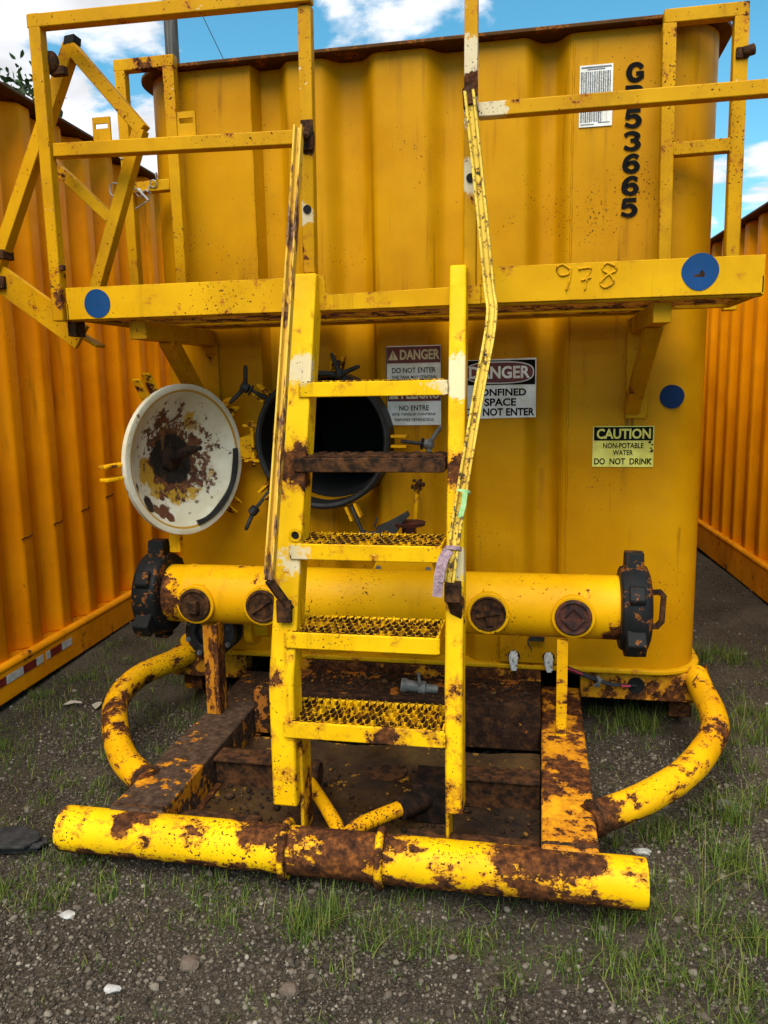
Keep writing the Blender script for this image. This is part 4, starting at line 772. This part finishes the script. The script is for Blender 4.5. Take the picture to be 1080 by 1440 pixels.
hR = vee(smooth_path([(-0.240, 2.79, 2.53), (-0.2105, 2.76, 2.277), (-0.170, 2.70, 1.921), (-0.159, 2.66, 1.794), (-0.198, 2.60, 1.546), (-0.249, 2.48, 1.194), (-0.272, 2.40, 0.985)], 8), 0.036, 0.030, M_hrr, 'ladder_handrail')
B().box(-0.285, -0.235, 2.385, 2.43, 0.925, 0.985).bar((-0.262, 2.41, 0.93), (-0.245, 2.455, 0.84), 0.036, 0.02).done('handrail_bracket', M_rustdark, hR, bevel=0.003)
B().tube([(-0.243, 2.815, 2.545), (-0.238, 2.80, 2.485)], 0.023, 12).done('top_sleeve', M_rustdark, hR)
# ---- signs
def plate(name, x0, x1, z0, z1, y, mat, label, tilt=0.0):
    return B().prism([(x0, y, z0), (x1, y, z0+tilt), (x1, y, z1+tilt), (x0, y, z1)], (0, 0.0025, 0)).done(name, mat, T, label=label)
SY = TY-0.0045
s1 = plate('warning_sign', -0.680, -0.433, 1.410, 1.761, SY, M_white, 'red and white sign in English and Spanish')
k = B()
for z0, z1 in ((1.685, 1.757), (1.517, 1.581)): k = B(); k.box(-0.677, -0.436, SY-0.001, SY-0.0002, z0, z1).done('red_band', M_red, s1)
k = B(); k.box(-0.4345, -0.4325, SY-0.0012, SY+0.0012, 1.41, 1.761).box(-0.6805, -0.6785, SY-0.0012, SY+0.0012, 1.41, 1.761)
text(k, 'DO NOT ENTER', -0.655, -0.458, 1.642, 1.665, SY-0.0012, 0.012); text(k, 'THIS TANK MAY CONTAIN', -0.658, -0.455, 1.616, 1.630, SY-0.0012, 0.012); text(k, 'FATAL VAPORS', -0.622, -0.490, 1.592, 1.606, SY-0.0012, 0.012)
text(k, 'NO ENTRE', -0.624, -0.490, 1.475, 1.498, SY-0.0012, 0.012); text(k, 'ESTE TANQUE CONTIENE', -0.656, -0.460, 1.451, 1.464, SY-0.0012, 0.012); text(k, 'VAPORES VENENOSOS', -0.648, -0.468, 1.427, 1.441, SY-0.0012, 0.012)
k.done('lettering', M_ink, s1)
k = B(); text(k, 'DANGER', -0.618, -0.440, 1.699, 1.744, SY-0.0018, 0.03); k.done('heading', M_cream, s1); k = B(); text(k, 'PELIGRO', -0.614, -0.440, 1.527, 1.571, SY-0.0018, 0.03); k.done('heading', M_cream, s1)
for zz in (1.699, 1.527): k = B(); k.prism([(-0.672, SY-0.0016, zz), (-0.626, SY-0.0016, zz), (-0.649, SY-0.0016, zz+0.043)], (0, 0.0006, 0)).done('warning_triangle', M_cream, s1)
for zz in (1.699, 1.527): k = B(); k.prism([(-0.6505, SY-0.0022, zz+0.012), (-0.6475, SY-0.0022, zz+0.012), (-0.6465, SY-0.0022, zz+0.031), (-0.6515, SY-0.0022, zz+0.031)], (0, 0.0005, 0)).prism(disc_pts(-0.649, zz+0.0075, 0.0024, 10, 0, SY-0.0022), (0, 0.0005, 0)).done('exclamation_mark', M_red, s1)
s2 = plate('warning_sign', -0.335, -0.020, 1.434, 1.690, SY, M_white, 'black, red and white confined space sign', 0.006)
k = B(); k.box(-0.333, -0.024, SY-0.001, SY-0.0002, 1.582, 1.688); text(k, 'CONFINED', -0.292, -0.062, 1.534, 1.566, SY-0.0012, 0.03); text(k, 'SPACE', -0.243, -0.105, 1.490, 1.524, SY-0.0012, 0.03); text(k, 'DO NOT ENTER', -0.325, -0.026, 1.447, 1.481, SY-0.0012, 0.03)
k.done('lettering', M_ink, s2)
def oval(cx_, cz_, a, c_, y): return [(cx_+math.copysign(abs(math.cos(t))**0.7, math.cos(t))*a, y, cz_+math.copysign(abs(math.sin(t))**0.7, math.sin(t))*c_) for t in [2*math.pi*i/56 for i in range(56)]]
B().prism(oval(-0.1785, 1.635, 0.149, 0.0475, SY-0.0018), (0, 0.0006, 0)).done('oval_border', M_white, s2)
B().prism(oval(-0.1785, 1.635, 0.145, 0.0435, SY-0.0025), (0, 0.0006, 0)).done('oval', M_red, s2)
k = B(); text(k, 'DANGER', -0.310, -0.046, 1.609, 1.663, SY-0.0032, 0.03); k.done('heading', M_white, s2)
s3 = plate('warning_sign', 0.224, 0.478, 1.222, 1.398, SY, M_signy, 'yellow caution sign about non-potable water')
k = B().box(0.229, 0.473, SY-0.001, SY-0.0002, 1.336, 1.394); text(k, 'NON-POTABLE', 0.268, 0.436, 1.302, 1.326, SY-0.0012, 0.02); text(k, 'WATER', 0.309, 0.393, 1.273, 1.295, SY-0.0012, 0.02); text(k, 'DO  NOT  DRINK', 0.232, 0.472, 1.232, 1.260, SY-0.0012, 0.025)
for _ in range(7): k.prism(disc_pts(0.470+random.uniform(-.012, .004), random.uniform(1.235, 1.345), random.uniform(.003, .007), 9, 0.2, SY-0.0016), (0, 0.0004, 0))
k.done('lettering', M_ink, s3)
k = B(); text(k, 'CAUTION', 0.240, 0.464, 1.343, 1.387, SY-0.0018, 0.03); k.done('heading', M_signy, s3)
s4 = plate('gauge_chart', 0.140, 0.271, 2.617, 2.852, SY, M_white, 'white sheet printed with columns of small figures')
k = B(); k.box(0.146, 0.265, SY-0.001, SY-0.0003, 2.840, 2.846).box(0.170, 0.240, SY-0.001, SY-0.0003, 2.833, 2.837)
for c_ in range(7):
    for r_ in range(56):
        if c_ >= 5 and r_ > 38: continue
        x = 0.146+c_*0.0172; z = 2.827-r_*0.00345; wv = random.uniform(0.0045, 0.0065)
        k.box(x, x+wv, SY-0.001, SY-0.0003, z-0.0021, z); k.box(x+0.0085, x+0.0085+random.uniform(.003, .0055), SY-0.001, SY-0.0003, z-0.0021, z)
    k.box(0.146+c_*0.0172-0.0016, 0.146+c_*0.0172-0.0010, SY-0.001, SY-0.0003, 2.634, 2.828)
k.box(0.146, 0.200, SY-0.001, SY-0.0003, 2.625, 2.628).box(0.215, 0.262, SY-0.001, SY-0.0003, 2.630, 2.633)
k.done('printed_figures', plain('faded_ink', (0.08, 0.08, 0.09), (0.16, 0.16, 0.17), 50), s4)
def ribbon(b, pts, th, x0, x1, z0, z1, y, n=7):
    """flat brush stroke in a unit box; th = half widths along the stroke"""
    P = smooth_path([(p[0], p[1], 0) for p in pts], n) if n > 1 else [V((p[0], p[1], 0)) for p in pts]; L_ = []; R_ = []
    for i, p in enumerate(P):
        d = (P[min(i+1, len(P)-1)]-P[max(i-1, 0)]).normalized(); t = i/(len(P)-1)*(len(th)-1); k0 = min(int(t), len(th)-2); h = th[k0]+(th[k0+1]-th[k0])*(t-k0)
        for lst, sg_ in ((L_, 1), (R_, -1)):
            q = (p.x-d.y*h*sg_*1.15, p.y+d.x*h*sg_*0.95); lst.append(b.bm.verts.new((x0+(x1-x0)*q[0], y, z0+(z1-z0)*q[1])))
    for i in range(len(P)-1): b._f([L_[i], L_[i+1], R_[i+1], R_[i]])
GL = {'G': [([(.88,.68), (.78,.82), (.55,.89), (.28,.80), (.15,.5), (.28,.2), (.56,.11), (.86,.22)], [.12,.11,.11,.13,.15,.13,.11,.11], 7), ([(.55,.44), (1.0,.44)], [.10,.10], 1), ([(.86,.48), (.86,.17)], [.13,.13], 1)],
 'P': [([(.16,0), (.16,1)], [.145,.145], 1), ([(.25,.89), (.62,.89), (.84,.80), (.84,.56), (.62,.45), (.25,.45)], [.11,.11,.13,.13,.11,.11], 7)],
 '5': [([(.18,.89), (.92,.89)], [.115,.115], 1), ([(.24,.95), (.16,.46)], [.11,.11], 1), ([(.16,.50), (.40,.60), (.66,.58), (.84,.36), (.70,.15), (.42,.10), (.05,.22)], [.07,.10,.12,.15,.13,.10,.11], 7)],
 '3': [([(.07,.77), (.28,.89), (.60,.89), (.82,.74), (.68,.57), (.40,.53)], [.11,.10,.11,.14,.11,.09], 7), ([(.42,.535), (.70,.49), (.85,.29), (.66,.12), (.38,.10), (.05,.22)], [.09,.11,.15,.12,.10,.11], 7)],
 '6': [([(.91,.78), (.70,.89), (.46,.87), (.24,.70), (.16,.42), (.22,.22), (.46,.10), (.72,.13), (.86,.32), (.72,.52), (.50,.55), (.30,.46)], [.11,.105,.11,.13,.145,.135,.105,.12,.145,.12,.10,.10], 7)]}
k = B()
zt = [2.849, 2.763, 2.676, 2.589, 2.503, 2.417, 2.331]
for i, (ch_, z1) in enumerate(zip('GP53665', zt)):
    sh = -0.010*(2.85-z1)/0.6
    for j, (pts, th, n) in enumerate(GL[ch_]): ribbon(k, pts, th, 0.322+sh, 0.390+sh, z1-0.076, z1, SY-0.0003*j, n)
k.done('stencilled_number', M_ink, T, label='black number GP53665 stacked vertically')
# ---- small things on the tank base
B().box(-0.17, 0.115, 3.552, 3.562, 0.325, 0.47).done('backing_plate', M_wall, T, bevel=0.002)
for x, z in ((-0.106, 0.352), (0.050, 0.352)):
    k = B().lathe((x, 3.553, z+0.002), (0, -1, 0), [(0, 0.028), (0.002, 0.028)], 20); o = k.done('rag_hole', M_dark, T)
    k = B()
    for i in range(6):
        a = i*1.05; k.tube(smooth_path([(x+0.011*math.cos(a), 3.55, z+0.012+0.010*math.sin(a)), (x+0.014*math.cos(a+.8), 3.525, z+0.006+0.011*math.sin(a+.8)), (x+0.012*math.cos(a+1.6), 3.507, z-0.012+0.010*math.sin(a+1.6)), (x+0.006*math.cos(a+2.2)+0.003, 3.503, z-0.036-0.006*(i % 3))], 4), 0.0085, 8)
    k.done('rag_plug', M_rag, o, smooth=80)
k = B().box(-0.035, 0.03, 3.53, 3.551, 0.435, 0.47).tube(smooth_path([(-0.03, 3.54, 0.455), (-0.042, 3.53, 0.43), (-0.028, 3.525, 0.40)]), 0.004, 6); k.done('junction_clip', M_black, T, bevel=0.003)
k = B()
for i, (o1, o2) in enumerate(((0, 0), (0.009, 0.006), (-0.006, 0.010))):
    k.tube(smooth_path([(0.10, 3.50+o2, 0.335+o1), (0.16, 3.53+o2, 0.300+o1), (0.25, 3.545+o2, 0.265+o1*0.6), (0.33, 3.55+o2, 0.240+o1*0.5), (0.44, 3.59, 0.226)], 8), 0.006, 8)
cbx = k.done('cable', M_cable, T)
B().tube(smooth_path([(0.10, 3.488, 0.341), (0.16, 3.522, 0.308), (0.20, 3.530, 0.29)], 6), 0.005, 8).tube(smooth_path([(0.37, 3.548, 0.238), (0.41, 3.56, 0.235)], 4), 0.005, 8).pieces('red_wire', M_redwire, cbx)
B().tube(smooth_path([(0.265, 3.535, 0.235), (0.275, 3.53, 0.262), (0.268, 3.55, 0.276)], 5), 0.008, 8).tube([(0.25, 3.53, 0.238), (0.29, 3.535, 0.272)], 0.004, 6).done('cable_tie', M_grey, cbx)
# loose things resting on or tied to the tank
k = B().lathe((-0.575, 3.225, 0.316), (1, 0.1, -0.12), [(0, 0.022), (0.0, 0.03), (0.02, 0.031), (0.03, 0.026), (0.075, 0.024), (0.08, 0.029), (0.105, 0.029), (0.11, 0.02), (0.16, 0.018)], 18).tube([(-0.49, 3.21, 0.325), (-0.495, 3.20, 0.385)], 0.007, 8)
tag(k.done('hose_fitting', M_grey, None, bevel=0.002), 'grey threaded hose fitting lying on the rusty cross beam behind the ladder', 'fitting')
k = B()
for dz in range(14):
    pass
pts = smooth_path([(-0.272, 2.385, 1.09), (-0.288, 2.37, 1.06), (-0.298, 2.36, 1.01), (-0.303, 2.36, 0.95)], 5)
k.path(pts, 0.030, 0.006, V((0, 1, 0))); k.path([p+V((0.008, -0.006, 0)) for p in pts[:12]], 0.020, 0.005, V((0.3, 1, 0)))
k.ring((-0.262, 2.44, 1.085), (0.05, 0.35, 1), 0.024, 0.027, -0.006, 0.006, 14)
tag(k.done('cloth_strip', M_purple, None), 'pale purple cloth strip tied to the lower end of the bent right handrail', 'cloth strip')
k = B().ring((-0.238, 2.505, 1.255), (0.08, 0.35, 1), 0.023, 0.025, -0.004, 0.004, 14).path([(-0.228, 2.480, 1.258), (-0.232, 2.472, 1.22), (-0.242, 2.462, 1.180)], 0.016, 0.003, V((0, 1, 0)))
tag(k.done('marking_tape', M_green, None), 'pale green tape wrapped round the bent right handrail', 'tape')

# ------------------------------------------------------------------ neighbouring containers
def container(A, d, n, length, zt, zr, wallm, label, grp, s0, per, tape):
    A = V((A[0], A[1], 0)); d = V((d[0], d[1], 0)).normalized(); n = V((n[0], n[1], 0))
    t = thing('storage_tank', label, 'storage tank', A, grp)
    P = lambda s_, o, z: A + d*s_ + n*o + V((0, 0, z))
    pr = []; s_ = s0
    while s_ < s0+length:
        pr += [(s_, -0.100), (s_+per*0.18, -0.030), (s_+per*0.50, -0.030), (s_+per*0.68, -0.100)]; s_ += per
    a = s0; e = s_
    pr = pr + [(e, -2.3), (a, -2.3)]
    B().prism([P(x, o, 0.20) for x, o in pr], (0, 0, zt-0.20)).done('tank_wall', wallm, t, bevel=0.018, smooth=60, segs=3)
    B().prism([P(a-0.05, 0.03, zt+0.001), P(e+0.05, 0.03, zt+0.001), P(e+0.05, -2.36, zt+0.001), P(a-0.05, -2.36, zt+0.001)], (0, 0, 0.016)).done('rim', M_rim, t, bevel=0.003)
    k = B().prism([P(a, 0.0, 0.02), P(e, 0.0, 0.02), P(e, 0.0, zr-0.02), P(e, -0.02, zr), P(a, -0.02, zr), P(a, 0.0, zr-0.02)][:3] + [P(a, 0.0, zr-0.02)], tuple(n*-0.12))
    rl = k.done('base_rail', M_crail, t, bevel=0.008)
    B().tube([P(a, -0.022, zr-0.012), P(e, -0.022, zr-0.012)], 0.026, 12).done('rail_tube', M_crail, rl)
    k = B().prism([P(a, -0.03, zr-0.012), P(e, -0.03, zr-0.012), P(e, -0.16, zr+0.004), P(a, -0.16, zr+0.004)], (0, 0, 0.006))
    k.done('ledge_strip', M_crail, t)
    if tape:
        for s1_, s2_, m_ in tape:
            B().prism([P(s1_, 0.0012, zr-0.092), P(s2_, 0.0012, zr-0.092), P(s2_, 0.0012, zr-0.048), P(s1_, 0.0012, zr-0.048)], tuple(n*0.0012)).done('reflective_tape', m_, rl)
    return t, P
tp = [(-1.2, -0.9, M_taper), (-0.9, -0.6, M_tapew), (-0.6, -0.32, M_taper), (-0.32, -0.08, M_tapew), (-0.08, 0.07, M_taper), (0.07, 0.22, M_tapew), (0.22, 0.34, M_taper), (0.34, 0.41, M_tapew), (0.44, 0.48, M_tapew), (0.48, 0.60, M_taper), (0.60, 0.71, M_tapew)]
ln_ = math.hypot(0.05, 1); tl, PL = container((-2.66, 3.38), (-0.05, 1), (1/ln_, 0.05/ln_), 12.5, 3.10, 0.205, M_cont, 'orange corrugated tank along the left edge, with red and white tape on its base', 'corrugated tanks either side', -2.6+0.08, 0.315, tp)
for j in range(-3, 5):
    s1 = -2.52+0.315*(j+8)+0.315*0.14; z = 0.80+0.09*(s1-0.25)*0.9 if s1 < 1.2 else 0.90
    B().tube([PL(s1, -0.028, z), PL(s1+0.03, -0.029, z+0.006), PL(s1+0.07, -0.028, z+0.004), PL(s1+0.315*0.32, -0.0285, z+0.012)], 0.0035, 6).done('weld_line', M_rustdark, tl)
B().prism([PL(0.92, -0.02, 3.117), PL(1.02, -0.02, 3.117), PL(1.02, -0.02, 3.17), PL(0.94, -0.02, 3.19)], tuple(V((-0.06, 0, 0)))).done('rim_bracket', M_rustdark, tl, bevel=0.004)
ln_ = math.hypot(0.062, 1); tr_, PR = container((1.517, 6.856), (-0.062, 1), (-1/ln_, -0.062/ln_), 15, 2.775, 0.265, M_contR, 'amber corrugated tank side standing along the right edge behind the platform', 'corrugated tanks either side', -4.2, 0.315, None)

# ------------------------------------------------------------------ pole, tree and litter
k = B().tube([(-5.45, 12.0, -0.2), (-5.44, 12.0, 3.0), (-5.44, 12.0, 6.0), (-5.43, 12.0, 9.6)], [0.125, 0.115, 0.103, 0.09], 16)
pole = k.done('utility_pole', M_wood); tag(pole, 'weathered grey wooden pole rising behind the tank, left of the ladder', 'utility pole')
B().tube([(-5.43, 12.02, 8.0), (-4.748, 12.3, 6.443), (-3.2, 12.95, 2.9), (-1.93, 13.48, 0.0)], 0.006, 6).done('guy_wire', M_cable, pole)
TB = V((-7.6, 9.6, 0)); tt = thing('tree', 'leafy green tree top showing above the rim of the left tank', 'tree', TB)
k = B().tube([TB+V(p) for p in ((0, 0, -0.1), (0.05, 0, 1.5), (-0.05, 0.05, 3.0), (0.05, 0, 4.6))], [0.17, 0.14, 0.11, 0.05], 12)
limbs = []
for i in range(16):
    z = random.uniform(2.2, 4.4); a = random.uniform(0, 6.28); L_ = random.uniform(0.9, 1.5); p0 = TB+V((0, 0, z)); e = p0+V((math.cos(a)*L_, math.sin(a)*L_, random.uniform(0.4, 1.0)))
    limbs.append((p0, e)); k.tube([p0, p0.lerp(e, 0.5)+V((0, 0, 0.1)), e], [0.045, 0.03, 0.012], 7)
e = TB+V((1.60, -0.45, 5.15)); limbs += [(TB+V((0, 0, 4.0)), e)]*3; k.tube([TB+V((0, 0, 4.0)), TB+V((0.85, -0.25, 4.75)), e], [0.045, 0.03, 0.010], 7)
k.done('trunk', M_bark, tt)
co = []; fc = []
for p0, e in limbs:
    for _ in range(150):
        t = random.uniform(0.45, 1.05); c = p0.lerp(e, t)+V((random.gauss(0, .16), random.gauss(0, .16), random.gauss(0, .14))); s_ = random.uniform(0.03, 0.055)
        u = V((random.gauss(0, 1), random.gauss(0, 1), random.gauss(0, .6))).normalized(); v = u.cross(V((random.gauss(0, 1), random.gauss(0, 1), random.gauss(0, 1)))).normalized(); nn = u.cross(v)*s_*0.25
        i0 = len(co)
        for q in (c-u*s_*1.3, c-u*s_*0.5+v*s_*0.62+nn, c+u*s_*0.4+v*s_*0.5+nn, c+u*s_*1.3, c+u*s_*0.4-v*s_*0.5+nn, c-u*s_*0.5-v*s_*0.62+nn): co.append(q-TB)
        fc += [[i0, i0+1, i0+2, i0+3], [i0, i0+3, i0+4, i0+5]]
cr = np_mesh('crown', np.array([v[:] for v in co]), np.array(fc), M_leaf, 4); cr.parent = tt
def lump(name, x, y, r, sq, mat, label, cat, seed, grp=None):
    rr = random.Random(seed); bm_ = bmesh.new(); bmesh.ops.create_icosphere(bm_, subdivisions=2, radius=1)
    for v in bm_.verts:
        k_ = 1+rr.uniform(-0.2, 0.16); v.co = V((v.co.x*r*sq[0]*k_, v.co.y*r*sq[1]*k_, v.co.z*r*sq[2]*k_)) + V((x, y, gh(x, y)+r*sq[2]*0.6))
    k = B(); k.bm.free(); k.bm = bm_; o = k.done(name, mat, None, smooth=25); return tag(o, label, cat, grp)
M_pale = plain('pale_stone', (0.30, 0.29, 0.27), (0.46, 0.44, 0.41), 40, 0.9, 0.002)
M_brown = plain('brown_stone', (0.085, 0.060, 0.042), (0.14, 0.10, 0.075), 40, 0.9, 0.003)
lump('stone', -1.408, 1.996, 0.024, (1.0, 0.8, 0.28), M_pale, 'flat pale stone lying below the left end of the front bar', 'stone', 3)
lump('stone', -1.12, 1.75, 0.020, (1.2, 0.8, 0.4), M_pale, 'whitish stone in the gravel near the bottom left', 'stone', 4)
lump('stone', -0.95, 1.87, 0.030, (1.0, 0.9, 0.6), M_brown, 'brown clod of earth in the gravel left of the centre', 'stone', 5)
lump('stone', -0.64, 1.815, 0.024, (1.2, 0.9, 0.7), M_brown, 'rounded brown stone among the gravel below the grass tuft', 'stone', 6)
lump('stone', 0.36, 2.64, 0.026, (1.2, 0.7, 0.4), M_pale, 'pale stone on the grass beside the right end of the skid rail', 'stone', 8)
lump('stone', 0.70, 2.98, 0.038, (1.0, 0.9, 0.7), plain('grey_stone', (0.06, 0.058, 0.055), (0.13, 0.125, 0.12), 40, 0.9, 0.003), 'grey stone in the grass just outside the right bumper hoop', 'stone', 9)
for i, (x, y, a, lb) in enumerate(((-2.332, 3.499, 0.4, 'dry pale leaf on the ground, nearer to the left tank'), (-2.184, 3.485, 1.9, 'dry pale leaf on the ground, nearer to the left bumper hoop'))):
    k = B(); z = gh(x, y)+0.014; ca, sa = math.cos(a), math.sin(a)
    pts = [(x+ca*u-sa*v, y+sa*u+ca*v, z+h_) for u, v, h_ in ((-0.045, 0, 0), (-0.01, 0.024, 0.010), (0.04, 0.012, 0.004), (0.05, -0.006, 0), (0.012, -0.022, 0.012), (-0.02, -0.014, 0.004))]
    k.prism(pts, (0, 0, 0.0015)); tag(k.done('dry_leaf', plain('dry_leaf_%s' % 'ab'[i], (0.30, 0.27, 0.21), (0.42, 0.38, 0.31), 30, 0.8), None), lb, 'leaf', 'dry leaves on the ground')
k = B()
for i in range(5):
    ox, oy = random.uniform(-0.10, 0.10), random.uniform(-0.05, 0.05); n_ = 14; ph = random.uniform(0, 6)
    pts = [(-1.78+ox+(0.13+0.03*math.sin(3*2*math.pi*j/n_+ph))*math.cos(2*math.pi*j/n_), 2.30+oy+(0.055+0.012*math.sin(2*2*math.pi*j/n_+ph))*math.sin(2*math.pi*j/n_), 0.004+0.011*i+0.008*math.sin(2*2*math.pi*j/n_+ph)) for j in range(n_)]
    k.prism(pts, (0, 0, 0.012))
tag(k.done('rubber_scrap', M_rubber, None, bevel=0.004), 'flattened black rubber scrap on the ground left of the front bar', 'rubber scrap')
